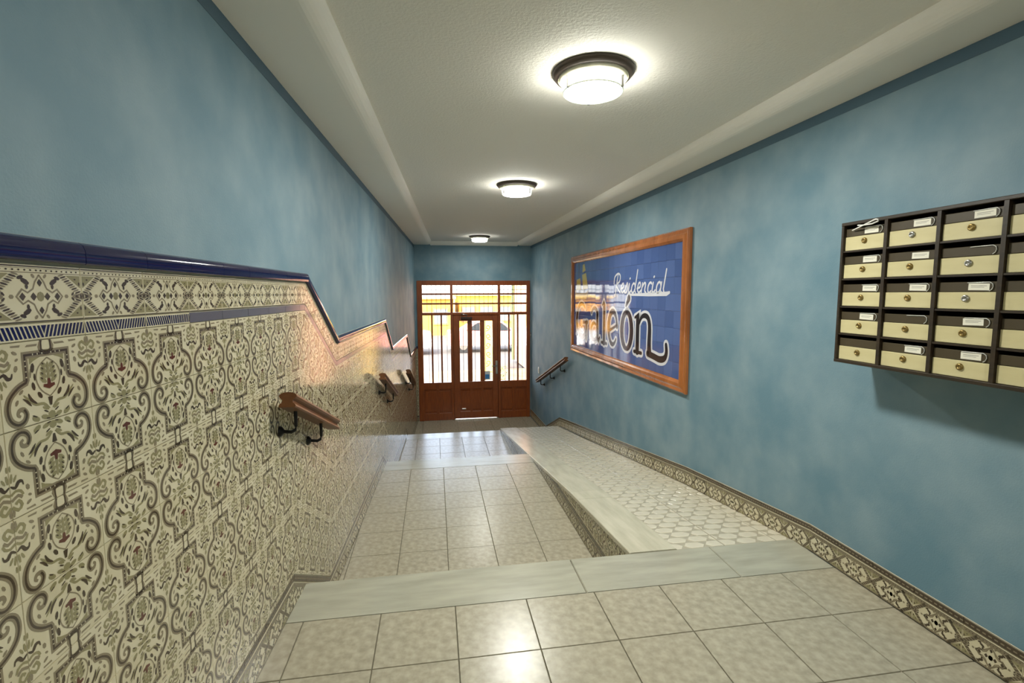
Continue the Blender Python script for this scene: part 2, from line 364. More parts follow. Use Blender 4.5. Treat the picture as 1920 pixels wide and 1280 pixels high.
def frieze():                                          # 0.200 x 0.105
    H_ = []
    def hv(mi, ps):
        for p in ps: H_.append((mi, p))
    hv(2, [[(0, 99.5), (99, 99.5), (99, 101.5), (0, 101.5)]])
    hv(1, [[(0, 89), (99, 89), (99, 90.5), (0, 90.5)], [(0, 97), (99, 97), (99, 97.8), (0, 97.8)]])
    hv(2, [ell(x, 94, 2.3, 1.7, 0, 6) for x in range(5, 99, 12)])
    hv(2, [[(0, 1.5), (99, 1.5), (99, 3.5), (0, 3.5)]])
    for x in (15, 38): hv(2, [ell(x, 47, 6.5, 7.5, 0, 4)])
    hv(2, [[(0, 65), (5.5, 72), (0, 79)], [(0, 15), (5.5, 22), (0, 29)]])
    hv(1, ribbon([(0, 86), (10, 73), (15, 61), (27, 54), (38, 60), (50, 47), (38, 34), (27, 40), (15, 33), (10, 21), (0, 8)], 3.0))
    hv(3, [ell(0, 47, 8, 9, 0, 8)])
    for sy in (1, -1):
        hv(2, [ell(31, 47 + sy * 27, 10, 4.6, sy * 0.5, 7), ell(40, 47 + sy * 34, 7, 3.4, -sy * 0.3, 6), ell(28, 47 + sy * 18, 3.2, 5, 0, 6)])
        hv(1, [ell(13, 47 + sy * 37, 5, 3, sy * 0.8, 6)])
        for k in range(11):
            t = k / 10; hv(2 if k % 2 else 1, [ell(94 - 44 * t, 47 + sy * (4 + 36 * t), 8.5, 1.9, 0.25 * sy, 6)])
        hv(3, [[(62, 47 + sy * 40), (97, 47 + sy * 40), (97, 47 + sy * 16)][::1 if sy < 0 else -1]])
        hv(1, [ell(91, 47 + sy * 31, 5, 3.2, 0.4 * sy, 7), ell(78, 47 + sy * 36, 5, 2.2, 0, 6)])
        hv(2, [ell(94, 47 + sy * 24, 2.5, 4, 0, 6), ell(84, 47 + sy * 33, 3, 1.8, 0, 5)])
    hv(1, [ell(60, 47, 5, 4, 0, 6), ell(84, 47, 9, 5, 0, 8)])
    hv(2, [ell(97, 47, 3, 5, 0, 5), ell(76, 52, 5, 2.4, 0.8, 5), ell(76, 42, 5, 2.4, -0.8, 5), ell(86, 47, 4, 2.5, 0, 6)])
    out = []
    for mi, p in H_:
        out += [(mi, [(x / 1000 + 0.1, y / 1000) for x, y in p]), (mi, [(0.1 - x / 1000, y / 1000) for x, y in reversed(p)])]
    return out
def skirt_extra():                                     # broad brown lattice behind the skirting ornament
    out = []
    for p in ribbon([(48, 92), (97, 47), (48, 2)], 13) + ribbon([(52, 47), (20, 64), (0, 84)], 6) + ribbon([(52, 47), (20, 30), (0, 10)], 6) + [[(0, 85), (99, 85), (99, 99), (0, 99)], [(0, 3), (99, 3), (99, 9), (0, 9)]]:
        out += [(1, [(0.1 + x / 1000, y / 1000) for x, y in p]), (1, [(0.1 - x / 1000, y / 1000) for x, y in reversed(p)])]
    return [(mi, clip(p, [(0.0015, 0, 1, 0), (0.1985, 0, -1, 0), (0, 0.0015, 0, 1), (0, 0.1035, 0, -1)])) for mi, p in out]
def chevron():                                         # 0.200 x 0.030 stripe listel
    out = []
    for k in range(11):
        x = 4 + k * 9.0
        for sgn in (1, -1):
            q = [(x - 3, 4), (x + 2.5, 4), (x + 10.5, 26), (x + 5, 26)]
            q = [(min(a, 99), b) for a, b in q]
            p = [(0.1 + sgn * a / 1000, b / 1000) for a, b in q]
            out.append((5, p if sgn > 0 else list(reversed(p))))
    out.append((5, [(0.094, 0.026), (0.1, 0.010), (0.106, 0.026)]))
    return out
def dashes():                                          # 0.200 x 0.028 dark skirting cap
    return [(1, [(x, 0.010), (x + 0.012, 0.010), (x + 0.012, 0.015), (x, 0.015)]) for x in [0.006 + 0.02 * k for k in range(10)]] + \
           [(0, [(0.002, 0.0265), (0.198, 0.0265), (0.198, 0.0275), (0.002, 0.0275)])]
MOT = motif(); MOTF = [(mi, [(x, 0.1495 - y) for x, y in reversed(p)]) for mi, p in MOT]
FRZ = frieze(); SKR = FRZ + skirt_extra(); CHV = chevron(); DSH = dashes()
TH = 0.008
KINDS = {  # height, ornament, base material index
    'tile': (0.1495, MOT, 0), 'tile_flip': (0.1495, MOTF, 0), 'frieze_tile': (0.105, FRZ, 0), 'listel_tile': (0.030, CHV, 0),
    'plain_listel_tile': (0.030, [], 6), 'skirting_cap_tile': (0.028, DSH, 2), 'skirting_tile': (0.115, SKR, 0)}
TMATS = TILEM + [LILAC]
W_T = 0.2
LAYER = {1: 0, 3: 1, 5: 1, 2: 2, 4: 3, 0: 3}
def tile_mb(kind, lines=None, org=(0, 0), mb=None):
    h, orn, base = KINDS[kind]; g = 0.0011
    sx, sy = org; mb = mb or MB()
    k = (h / 0.105) if kind == 'skirting_tile' else 1
    sq = [(sx + g, sy + g), (sx + W_T - g, sy + g), (sx + W_T - g, sy + h - g), (sx + g, sy + h - g)]
    p = clip(sq, lines) if lines else sq
    if not p: return None
    mb.prism(p, 0.0, TH, base)
    for mi, q in orn:
        q = [(sx + x, sy + y * k) for x, y in q]
        q = clip(q, lines) if lines else q
        if q: mb.flat(q, TH + 0.0003 + 0.00008 * LAYER[mi], mi)
    return mb
SHARED = {k: tile_mb(k).mesh(k, TMATS) for k in KINDS}
RAILM = [NAVY, GLAZE]
def rail_mb(x0, x1, lines):
    mb = MB(); prof = [(0.000, 0.0), (0.0195, 0.0), (0.0215, 0.002), (0.0222, 0.012), (0.0215, 0.028), (0.018, 0.038), (0.010, 0.0440), (0.0, 0.045)]
    rows = []
    for z, v in prof:
        a, b = x0, x1
        for (px, py, nx, ny) in lines:                 # limits of s on this v line
            if abs(nx) < 1e-6: continue
            s_ = px - ((v - py) * ny) / nx
            if nx > 0: a = max(a, s_)
            else: b = min(b, s_)
        rows.append((a, b, v, z))
    if any(r[1] - r[0] < 0.004 for r in rows): return None
    vs = []
    for a, b, v, z in rows: vs += [(a, v, z), (b, v, z)]
    n = len(rows)
    mb.add(vs, [(2 * i, 2 * i + 1, 2 * i + 3, 2 * i + 2) for i in range(n - 1)], 0, True)
    mb.add(vs, [tuple(2 * i for i in range(n)), tuple(2 * i + 1 for i in range(n - 1, -1, -1))], 0)
    return mb
def inside(box, lines):
    return all((x - px) * nx + (y - py) * ny >= -1e-9 for x in (box[0], box[1]) for y in (box[2], box[3]) for (px, py, nx, ny) in lines)

# dado bands measured down from its top edge (perpendicular to each run)
BANDS = [('rail', 0.045), ('frieze_tile', 0.110), ('listel_tile', 0.031)] + [('tile' if k % 2 == 0 else 'tile_flip', 0.1495) for k in range(8)] + [('skirting_cap_tile', 0.030), ('skirting_tile', 0.118)]
PATH = [(-0.9, 1.53), (2.65, 1.53), (3.252, 1.157), (5.435, 1.157), (5.985, 0.80), (7.775, 0.80), (8.385, 0.405), (Y_END - 0.004, 0.405)]
def runs(path):
    out = []
    dirs = []
    for a, b in zip(path, path[1:]):
        d = Vector((b[0] - a[0], b[1] - a[1])); dirs.append(d.normalized())
    for i, (a, b) in enumerate(zip(path, path[1:])):
        d = dirs[i]; n = Vector((-d.y, d.x)); L = (Vector(b) - Vector(a)).length
        def mitre(di, dj):                             # unit bisector of the two downward normals in this run's (s, v) frame
            ni = Vector((di.y, -di.x)); nj = Vector((dj.y, -dj.x)); m = (ni + nj).normalized()
            return (m.dot(d), m.dot(n))
        ms = mitre(dirs[i - 1], d) if i > 0 else (0, -1)
        me_ = mitre(d, dirs[i + 1]) if i < len(dirs) - 1 else (0, -1)
        # lines through (0,0) and (L,0); v axis points up, so dado is v < 0
        lines = [(0, 0, -ms[1], ms[0]), (L, 0, me_[1], -me_[0])]
        out.append((a, d, n, L, lines))
    return out
def on_left(y, z, off=0.0): return Vector((XL(y) + off, y, z))
def on_right(y, z, off=0.0): return Vector((XR(y) - off, y, z))
grout_l = []
for ri, (a, d, n, L, lines) in enumerate(runs(PATH)):
    o3 = on_left(a[0], a[1], 0.002)
    U = Vector((0.03893 * d.x, d.x, d.y)); V = Vector((0.03893 * n.x, n.x, n.y))
    F = frame(o3, U, V)
    ln = lines
    stuff = MB(); far = a[0] > 3.2
    off = (1.119 - a[0]) % W_T if ri == 0 else 0.0
    k0 = -2; k1 = int(L / W_T) + 4
    extra = 3 if ri % 2 else 2
    top = 0.0
    bk = clip([(-0.8, -1.53), (L + 0.8, -1.53), (L + 0.8, -0.0), (-0.8, -0.0)], ln)
    MB().prism(bk, 0.0, 0.0045).build('grout_bed', GROUT, wl, F)
    for bi, (kind, hgt) in enumerate(BANDS):
        v0 = -top - hgt; top += hgt
        for k in range(-extra, k1):
            s0 = off + (k - 1) * W_T
            x0 = s0
            y_mid = a[0] + d.x * (s0 + 0.1)
            if kind == 'rail':
                mb = rail_mb(x0 + 0.0008, x0 + W_T - 0.0008, [(px, py + 0.045, nx, ny) for (px, py, nx, ny) in ln])
                if mb:
                    mb.v = [(x, v + v0, z) for x, v, z in mb.v]
                    mb.build('rail_tile', NAVY, wl, F)
                continue
            kd = kind
            if kind == 'listel_tile' and (ri > 0 or s0 + a[0] > 1.5): kd = 'plain_listel_tile'
            h = KINDS[kd][0]; box = (x0, x0 + W_T, v0, v0 + h)
            if far or y_mid < 0.45:
                tile_mb(kd, None if inside(box, ln) else ln, (x0, v0), stuff)
            elif inside(box, ln):
                link(kd.replace('_flip', ''), SHARED[kd], wl, F @ Matrix.Translation((x0, v0, 0)))
            else:
                mb = tile_mb(kd, ln, (x0, v0))
                if mb: mb.build(kd.replace('_flip', ''), TMATS, wl, F, fix=False)
    if stuff.v:
        o = stuff.build('tile_field', TMATS, wl, F, fix=False); o['kind'] = 'stuff'
# tiles on the end wall between the corner and the door frame
F = frame((DX0 - 0.005, Y_END - 0.002, 0.405), (1, 0, 0), (0, 0, 1)); st = MB(); top = 0
wd = DX0 - 0.005 - XE0 - 0.01
ln = [(-wd, 0, 1, 0)]
for kind, hgt in BANDS:
    v0 = -top - hgt; top += hgt
    if kind == 'rail':
        st.box(-wd, 0, v0, v0 + 0.043, 0, 0.02, 5)
    else:
        kd = kind; tile_mb(kd, ln, (-W_T, v0), st)
o = st.build('tile_field', TMATS, we, F, fix=False); o['kind'] = 'stuff'

# ------------------------------------------------------------------ ramp with its curb
RP = [(2.425, 0.0), (3.6, -0.137), (7.57, -0.722)]
def ramp_z(y):
    if y <= 3.6: return -0.137 * (y - 2.425) / 1.175
    return -0.137 - 0.585 * (y - 3.6) / 3.97
b = MB()
for (y0, z0), (y1, z1) in zip(RP, RP[1:]):
    xa = lambda y: XCB(y) + 0.012
    vs = [(xa(y0), y0, -1.3), (XR(y0) + 0.05, y0, -1.3), (XR(y1) + 0.05, y1, -1.3), (xa(y1), y1, -1.3), (xa(y0), y0, z0 - 0.026), (XR(y0) + 0.05, y0, z0 - 0.026), (XR(y1) + 0.05, y1, z1 - 0.026), (xa(y1), y1, z1 - 0.026)]
    b.add(vs, [(0, 3, 2, 1), (4, 5, 6, 7), (0, 1, 5, 4), (1, 2, 6, 5), (2, 3, 7, 6), (3, 0, 4, 7)])
ramp = tag(b.build('floor_ramp', FGROUT), 'ribbed tile wheelchair ramp sloping down along the blue wall', 'ramp', kind='structure')
def slope_slab(y0, y1, t=0.028):
    vs = []; c = 0.004
    for ins, dz in ((0, -t), (0, -c), (c, 0)):
        for x, y in ((XCB(y0) - 0.012 + ins, y0), (XCI(y0) - ins, y0), (XCI(y1) - ins, y1), (XCB(y1) - 0.012 + ins, y1)):
            vs.append((x, y, ramp_z(y) + dz + 0.004))
    fs = [(0, 3, 2, 1), (8, 9, 10, 11)]
    for k in (0, 1):
        for i in range(4): j = (i + 1) % 4; fs.append((k * 4 + i, k * 4 + j, k * 4 + 4 + j, k * 4 + 4 + i))
    return MB().add(vs, fs).build('curb_slab', CURBM, ramp)
for y0, y1 in ((2.427, 3.40), (3.403, 3.598), (3.6, 4.60), (4.603, 6.05), (6.053, 7.57)): slope_slab(y0, y1)
# ramp tiles: flat tile with staggered raised hexagonal pads
T = 0.325
def ramp_tile(lines, org, mb):
    g = 0.0015; X, Y = org
    p = clip([(X + g, Y + g), (X + T - g, Y + g), (X + T - g, Y + T - g), (X + g, Y + T - g)], lines)
    if not p: return None
    mb.prism(p, -0.012, 0, 0, 0.001)
    rows = 4; ph = T / rows
    for r in range(rows):
        for k in range(-1, 4):
            cx = X + (k + (0.5 if r % 2 else 0.0)) * 0.13 + 0.03; cy = Y + (r + 0.5) * ph
            a, bb = 0.061, 0.035
            q = [(cx - a, cy), (cx - a * 0.6, cy - bb), (cx + a * 0.6, cy - bb), (cx + a, cy), (cx + a * 0.6, cy + bb), (cx - a * 0.6, cy + bb)]
            q = clip(q, [(X + 0.004, 0, 1, 0), (X + T - 0.004, 0, -1, 0)] + lines)
            if q: mb.prism(q, -0.001, 0.0022, 1, 0.0015)
            for gy in (-0.35, 0.35):                  # two grooves across each pad
                qq = [(cx - a * 0.55, cy + gy * bb - 0.0012), (cx + a * 0.55, cy + gy * bb - 0.0012), (cx + a * 0.55, cy + gy * bb + 0.0012), (cx - a * 0.55, cy + gy * bb + 0.0012)]
                qq = clip(qq, [(X + 0.004, 0, 1, 0), (X + T - 0.004, 0, -1, 0)] + lines)
                if qq: mb.flat(qq, 0.0025, 0)
    return mb
for (y0, z0), (y1, z1) in zip(RP, RP[1:]):
    Lr = math.hypot(y1 - y0, z1 - z0); F = frame((0, y0, z0 - 0.004), (1, 0, 0), (0, y1 - y0, z1 - z0))
    xi0, xi1 = XCI(y0) + 0.002, XCI(y1) + 0.002; xw0, xw1 = XR(y0) - 0.002, XR(y1) - 0.002
    lines = [(0, 0.002, 0, 1), (0, Lr - 0.002, 0, -1), (xi0, 0, 1, -(xi1 - xi0) / Lr), (xw0, 0, -1, (xw1 - xw0) / Lr)]
    j0 = 0
    for i in range(0, 3):
        for j in range(0, int(Lr / T) + 1):
            org = (1.3 + i * T - 0.006 - 0.02, j * T)
            mb = ramp_tile(lines, org, MB())
            if mb: mb.build('ramp_tile', [RAMPT, RAMPP], ramp, F, fix=False)
# tiled side of the ramp curb facing the landings
for ylo, yhi, zf in ((2.405, 5.20, Z1), (5.265, 7.52, Z2)):
    F = frame((XCB(ylo) , ylo, zf), (0.0087, -1, 0), (0, 0, 1))
    Wd = yhi - ylo
    lines = []
    pts = [(ylo, ramp_z(ylo))] + [p for p in RP if ylo < p[0] < yhi] + [(yhi, ramp_z(yhi))]
    # keep below the curb slab: use both slope lines (profile is concave from above enough to treat as chords)
    for (ya_, za_), (yb_, zb_) in zip(pts, pts[1:]):
        px, py = -(ya_ - ylo), za_ - 0.026 - zf; qx, qy = -(yb_ - ylo), zb_ - 0.026 - zf
        dx, dy = qx - px, qy - py; lines.append((px, py, -dy, dx) if dx < 0 else (px, py, dy, -dx))
    lines = [(a_, b_, nx_, ny_) if ny_ < 0 else (a_, b_, -nx_, -ny_) for a_, b_, nx_, ny_ in lines]
    lines += [(0, 0, -1, 0), (-Wd, 0, 1, 0)]
    v0 = 0.0
    for kind, hgt in (('skirting_tile', 0.118), ('skirting_cap_tile', 0.030), ('tile_flip', 0.1495), ('tile', 0.1495)):
        for k in range(int(Wd / W_T) + 1):
            mb = tile_mb(kind, lines, (-(k + 1) * W_T, v0))
            if mb: mb.build(kind.replace('_flip', ''), TMATS, ramp, F, fix=False)
        v0 += hgt

# ------------------------------------------------------------------ baseboard along the right wall
PATHR = [(-0.9, 0.152), (2.30, 0.152), (3.6, 0.012), (7.45, -0.548), (8.36, -0.935), (Y_END, -0.935)]
br = tag(MB().prism([(XR(-2.6) - 0.004, -2.6), (XR(-2.6), -2.6), (XR(-0.9), -0.9), (XR(-0.9) - 0.004, -0.9)], 0, 0.15).build('baseboard_right', GLAZE), 'patterned tile skirting with dark cap following the ramp', 'skirting', kind='structure')
for ri, (a, d, n, L, lines) in enumerate(runs(PATHR)):
    U = Vector((-0.01712 * d.x, d.x, d.y)); V = Vector((-0.01712 * n.x, n.x, n.y))
    F = frame(on_right(a[0], a[1], 0.002), U, V)
    if F.col[2][0] > 0: U = -U; F = frame(on_right(a[0], a[1], 0.002), U, V); sg = -1
    else: sg = 1
    ln = [(sg * px, py, sg * nx, ny) for (px, py, nx, ny) in lines]
    stuff = MB(); top = 0.0
    bk = clip([(-L - 0.8, -0.148), (L + 0.8, -0.148), (L + 0.8, -0.001), (-L - 0.8, -0.001)], ln)
    MB().prism(bk, 0.0, 0.0045).build('grout_bed', GROUT, br, F)
    off = (1.31 - a[0]) % W_T if ri == 0 else 0.0
    for kind, hgt in (('skirting_cap_tile', 0.030), ('skirting_tile', 0.118)):
        v0 = -top - hgt; top += hgt
        for k in range(-2, int(L / W_T) + 3):
            s0 = off + k * W_T; x0 = s0 if sg > 0 else -s0 - W_T
            box = (x0, x0 + W_T, v0, v0 + KINDS[kind][0]); ym = a[0] + d.x * (s0 + 0.1)
            if ym > 6.3 or ym < 0.4: tile_mb(kind, None if inside(box, ln) else ln, (x0, v0), stuff)
            elif inside(box, ln): link(kind, SHARED[kind], br, F @ Matrix.Translation((x0, v0, 0)))
            else:
                mb = tile_mb(kind, ln, (x0, v0))
                if mb: mb.build(kind, TMATS, br, F, fix=False)
    if stuff.v:
        o = stuff.build('tile_field', TMATS, br, F, fix=False); o['kind'] = 'stuff'

# ------------------------------------------------------------------ street door with side lights and transom
ZB = Z3
YD = Y_END + 0.02
XS = [(-0.245, 0.295), (0.345, 1.235), (1.285, 1.815)]      # openings: left light, leaf, right light
def panel_set(parent, x0, x1, z0, z1, n, y):
    w_ = (x1 - x0) / n
    for i in range(n):
        a, b_ = x0 + i * w_ + 0.022, x0 + (i + 1) * w_ - 0.022
        MB().cbox(a + 0.004, b_ - 0.004, y - 0.001, y + 0.03, z0 + 0.012, z1 - 0.012, 0.010).build('panel', WOOD, parent)
        if i: MB().cbox(x0 + i * w_ - 0.026, x0 + i * w_ + 0.026, y - 0.016, y + 0.03, z0 - 0.02, z1 + 0.02, 0.005).build('muntin', WOOD, parent)
def lights(parent, x0, x1, z0, z1, n, y, bar, horiz=False):
    """glazed opening split into n panes by bars; panes and bars are parts"""
    L_ = (z1 - z0) if horiz else (x1 - x0); p = (L_ - bar * (n - 1)) / n
    for i in range(n):
        s0 = i * (p + bar); s1 = s0 + p
        r = (x0, x1, z0 + s0, z0 + s1) if horiz else (x0 + s0, x0 + s1, z0, z1)
        MB().box(r[0] - 0.004, r[1] + 0.004, y + 0.016, y + 0.021, r[2] - 0.004, r[3] + 0.004).build('pane', GLASS, parent)
        if i < n - 1:
            q = (x0, x1, z0 + s1, z0 + s1 + bar) if horiz else (x0 + s1, x0 + s1 + bar, z0, z1)
            MB().cbox(q[0], q[1], y - 0.004, y + 0.04, q[2], q[3], 0.006).build('glazing_bar', WOOD, parent)
# outer frame
b = MB(); y0, y1 = YD - 0.03, YD + 0.07
b.cbox(DX0, XS[0][0], y0, y1, ZB, DZT, 0.008); b.cbox(XS[2][1], DX1, y0, y1, ZB, DZT, 0.008)
b.cbox(XS[0][0] - 0.002, XS[2][1] + 0.002, y0, y1, 1.585, DZT, 0.008)
b.cbox(XS[0][0] - 0.002, XS[2][1] + 0.002, y0, y1, 1.0, 1.055, 0.008)
b.cbox(XS[0][1], XS[1][0], y0, y1, ZB, 1.002, 0.008); b.cbox(XS[1][1], XS[2][0], y0, y1, ZB, 1.002, 0.008)
b.cbox(XS[0][1] , XS[1][0] - 0.0, y0, y1, 1.053, 1.587, 0.008); b.cbox(XS[1][1], XS[2][0], y0, y1, 1.053, 1.587, 0.008)
frm = tag(b.build('trim_4', WOOD), 'dark varnished wooden frame around the street door', 'door frame', kind='structure')
# transom: three windows of three long panes
for i, (xa_, xb_) in enumerate(XS):
    t = link('window_%d' % (i + 3), None)
    tag(t, ['three long transom panes above the side light by the tiled wall', 'three long transom panes above the door leaf', 'three long transom panes above the side light by the handrail'][i], 'window', kind='structure')
    lights(t, xa_, xb_, 1.055, 1.585, 3, YD, 0.035, True)
    g = MB()                                             # iron grille behind the glass
    nb = int((xb_ - xa_) / 0.092)
    for k in range(1, nb + 1):
        x = xa_ + (xb_ - xa_) * k / (nb + 1); g.box(x - 0.004, x + 0.004, YD + 0.10, YD + 0.108, 1.04, 1.60)
    g.box(xa_ - 0.02, xb_ + 0.02, YD + 0.108, YD + 0.116, 1.494, 1.503)
    g.build('iron_grille', IRON, t)
# side lights
for i, (xa_, xb_) in ((0, XS[0]), (2, XS[2])):
    t = link('window_%d' % (1 if i == 0 else 2), None)
    tag(t, 'wooden side light of three tall panes ' + ('beside the tiled wall' if i == 0 else 'beside the blue wall and handrail'), 'window', kind='structure')
    zl = -0.335
    lights(t, xa_ + 0.012, xb_ - 0.012, zl, 1.0, 3, YD, 0.033)
    MB().cbox(xa_, xb_, YD - 0.012, YD + 0.045, -0.475, zl, 0.006).build('rail', WOOD, t)
    MB().cbox(xa_, xb_, YD - 0.012, YD + 0.045, ZB, -0.955, 0.006).build('rail', WOOD, t)
    MB().box(xa_, xb_, YD + 0.008, YD + 0.035, -0.957, -0.473).build('backing_board', WOOD, t)
    panel_set(t, xa_, xb_, -0.94, -0.49, 2, YD)
    g = MB()
    for k in range(3):
        x = xa_ + (xb_ - xa_) * (k + 0.62) / 3; g.box(x - 0.003, x + 0.003, YD + 0.10, YD + 0.106, ZB, 1.0)
    g.build('iron_grille', IRON, t)
# door leaf
dr = link('door_1', None); tag(dr, 'varnished wooden door leaf with three tall panes', 'door', kind='structure')
xa_, xb_ = XS[1]
zt = 0.885; zl = -0.33
b = MB(); e = 0.006; ya_, yb_ = YD - 0.02, YD + 0.03
b.cbox(xa_ + e, xa_ + 0.125, ya_, yb_, ZB + 0.022, 0.996, 0.004); b.cbox(xb_ - 0.11, xb_ - e, ya_, yb_, ZB + 0.022, 0.996, 0.004)
b.cbox(xa_ + 0.12, xb_ - 0.105, ya_, yb_, zt, 0.996, 0.004); b.cbox(xa_ + 0.12, xb_ - 0.105, ya_, yb_, -0.475, zl, 0.004)
b.cbox(xa_ + 0.12, xb_ - 0.105, ya_, yb_, ZB + 0.022, -0.935, 0.004)
b.build('leaf_frame', WOOD, dr)
lights(dr, xa_ + 0.125, xb_ - 0.11, zl, zt, 3, YD, 0.092)
MB().box(xa_ + 0.12, xb_ - 0.105, YD + 0.004, YD + 0.022, -0.94, -0.47).build('backing_board', WOOD, dr)
panel_set(dr, xa_ + 0.125, xb_ - 0.11, -0.92, -0.49, 3, YD - 0.004)
sp = MB(); sp.box(xa_ - 0.002, xa_ + 0.03, YD + 0.032, YD + 0.06, ZB, 0.999); sp.box(xb_ - 0.03, xb_ + 0.002, YD + 0.032, YD + 0.06, ZB, 0.999); sp.box(xa_, xb_, YD + 0.032, YD + 0.06, 0.97, 1.001)
sp.build('door_stop', WOOD, frm)
h = MB().cbox(1.182, 1.222, YD - 0.030, YD - 0.018, -0.19, 0.08, 0.004).build('handle_plate', STEEL, dr)
MB().tube([(1.202, YD - 0.03, -0.02), (1.202, YD - 0.075, -0.02), (1.19, YD - 0.085, -0.02), (1.10, YD - 0.085, -0.02)], 0.009).build('lever', STEEL, h)
cl = MB().cbox(0.50, 0.72, YD - 0.075, YD - 0.02, 0.915, 0.965, 0.01).build('door_closer', mat('brown_closer', (58, 30, 20), 0.4), dr)
MB().tube([(0.60, YD - 0.05, 0.965), (0.60, YD - 0.05, 1.0), (0.62, YD - 0.10, 1.0), (0.50, YD - 0.032, 1.03)], 0.008).build('closer_arm', STEEL, cl)
MB().cbox(0.50, 0.58, YD - 0.03, YD - 0.018, -0.895, -0.87, 0.004).build('letter_flap', STEEL, dr)
g = MB()
for x in (0.545, 0.78):
    g.box(x - 0.004, x + 0.004, YD + 0.06, YD + 0.068, zl - 0.05, zt + 0.05)
g.build('iron_bar', IRON, dr)
# iron scroll work behind the pane next to the lock
s_ = MB()
for k in range(5):
    zc = -0.05 + k * 0.18
    pts = spline([(1.00, zc), (1.06, zc + 0.03), (1.08, zc + 0.09), (1.03, zc + 0.11), (1.01, zc + 0.06), (1.05, zc + 0.05)], 3)
    if k % 2: pts = [(2.09 - x, z) for x, z in pts]
    s_.tube([(x, YD + 0.064, z) for x, z in pts], 0.007, 0, 6)
s_.box(0.985, 0.993, YD + 0.06, YD + 0.068, zl - 0.05, zt + 0.05)
s_.build('iron_scroll', IRON, dr)
# sticker on the lock-side pane
stk = MB().box(0.955, 1.075, YD + 0.011, YD + 0.0155, -0.31, -0.13, 0).box(0.975, 1.055, YD + 0.0104, YD + 0.011, -0.29, -0.20, 1)
tag(stk.build('sticker', [mat('sticker_white', (225, 232, 238), 0.5), mat('sticker_blue', (60, 140, 205), 0.5)]), 'small blue and white sticker on the door glass by the lock', 'sticker')
tag(MB().cbox(XS[1][0], XS[1][1], YD - 0.035, YD + 0.04, ZB - 0.004, ZB + 0.012, 0.003).build('trim_5', STEEL), 'pale metal threshold strip under the door leaf', 'threshold', kind='structure')

# ------------------------------------------------------------------ ceiling lamps
def glow(name, strength):                          # lit frosted glass
    m = bpy.data.materials.new(name); m.use_nodes = True
    n = m.node_tree.nodes; l = m.node_tree.links; n.clear()
    o_ = n.new('ShaderNodeOutputMaterial'); e_ = n.new('ShaderNodeEmission')
    e_.inputs[0].default_value = (1.0, 1.0, 0.92, 1); e_.inputs[1].default_value = strength
    l.new(e_.outputs[0], o_.inputs[0]); return m
LRING = bpy.data.materials.new('lamp_ring_glass'); LRING.use_nodes = True
n = LRING.node_tree.nodes; l = LRING.node_tree.links; n.clear()
o_ = n.new('ShaderNodeOutputMaterial'); t_ = n.new('ShaderNodeBsdfTransparent'); e_ = n.new('ShaderNodeBsdfDiffuse'); mx = n.new('ShaderNodeMixShader')
e_.inputs[0].default_value = lin((236, 234, 206)); mx.inputs[0].default_value = 0.75
l.new(t_.outputs[0], mx.inputs[1]); l.new(e_.outputs[0], mx.inputs[2]); l.new(mx.outputs[0], o_.inputs[0])
def lamp_parts(t, power):                          # power: the bulb fitted in this lamp
    LGLASS = glow('lamp_glass_side', 26.0 * power); LDIFF = glow('lamp_glass_bottom', LAMP_W * power / (math.pi * 0.0452))
    MB().lathe([(0.0, 0.0), (0.186, 0.0), (0.188, -0.006), (0.172, -0.026), (0.0, -0.026)], 0, 48).build('base', BROWNM, t)
    MB().lathe([(0.0, -0.026), (0.158, -0.026), (0.160, -0.034), (0.146, -0.044), (0.0, -0.044)], 0, 48).build('glass_ring', LRING, t)
    d = MB().lathe([(0.134, -0.040), (0.137, -0.060), (0.134, -0.084), (0.120, -0.094)], 0, 48).build('glass_dish', LGLASS, t)
    MB().lathe([(0.120, -0.094), (0.06, -0.0955), (0.0, -0.096)], 0, 48).build('diffuser', LDIFF, d)
    MB().lathe([(0.133, -0.086), (0.1385, -0.086), (0.1385, -0.092), (0.133, -0.092), (0.133, -0.086)], 0, 48).build('rim_line', mat('rim_white', (240, 240, 225), 0.3, emit=(225, 235, 205), emit_s=0.30), d)
    etch = MB()
    for a, b_ in (((-0.10, -0.07), (0.02, -0.10)), ((-0.11, 0.03), (0.06, 0.09)), ((0.02, -0.10), (0.11, -0.01))):
        etch.flat(ribbon([a, b_], 0.004)[0], -0.0968)
    etch.build('etched_lines', mat('etch_grey', (170, 178, 150), 0.5, emit=(190, 200, 170), emit_s=0.25), d)
    for k in range(3):
        a = math.radians(200 + 120 * k); x, y = 0.138 * math.cos(a), 0.138 * math.sin(a)
        MB().cbox(x - 0.006, x + 0.006, y - 0.006, y + 0.006, -0.094, -0.042, 0.002).build('clip', STEEL, t)
for (x, y, pw_, lab) in ((0.735, 2.26, 1.0, 'lit round ceiling lamp with brown base over the upper landing edge'),
                    (0.772, 4.60, 1.0, 'lit round ceiling lamp with brown base above the blue name panel'),
                    (0.800, 8.74, 0.42, 'lit round ceiling lamp with brown base nearest the street door'),
                    (0.735, -1.15, 1.0, 'round ceiling lamp with brown base, unseen, added as fill light behind the camera')):  # out-of-view lamp, added to brighten the landing around the camera
    t = empty('ceiling_lamp', Matrix.Translation((x, y, ZC)))
    tag(t, lab, 'lamp', 'round ceiling lamps'); lamp_parts(t, pw_)

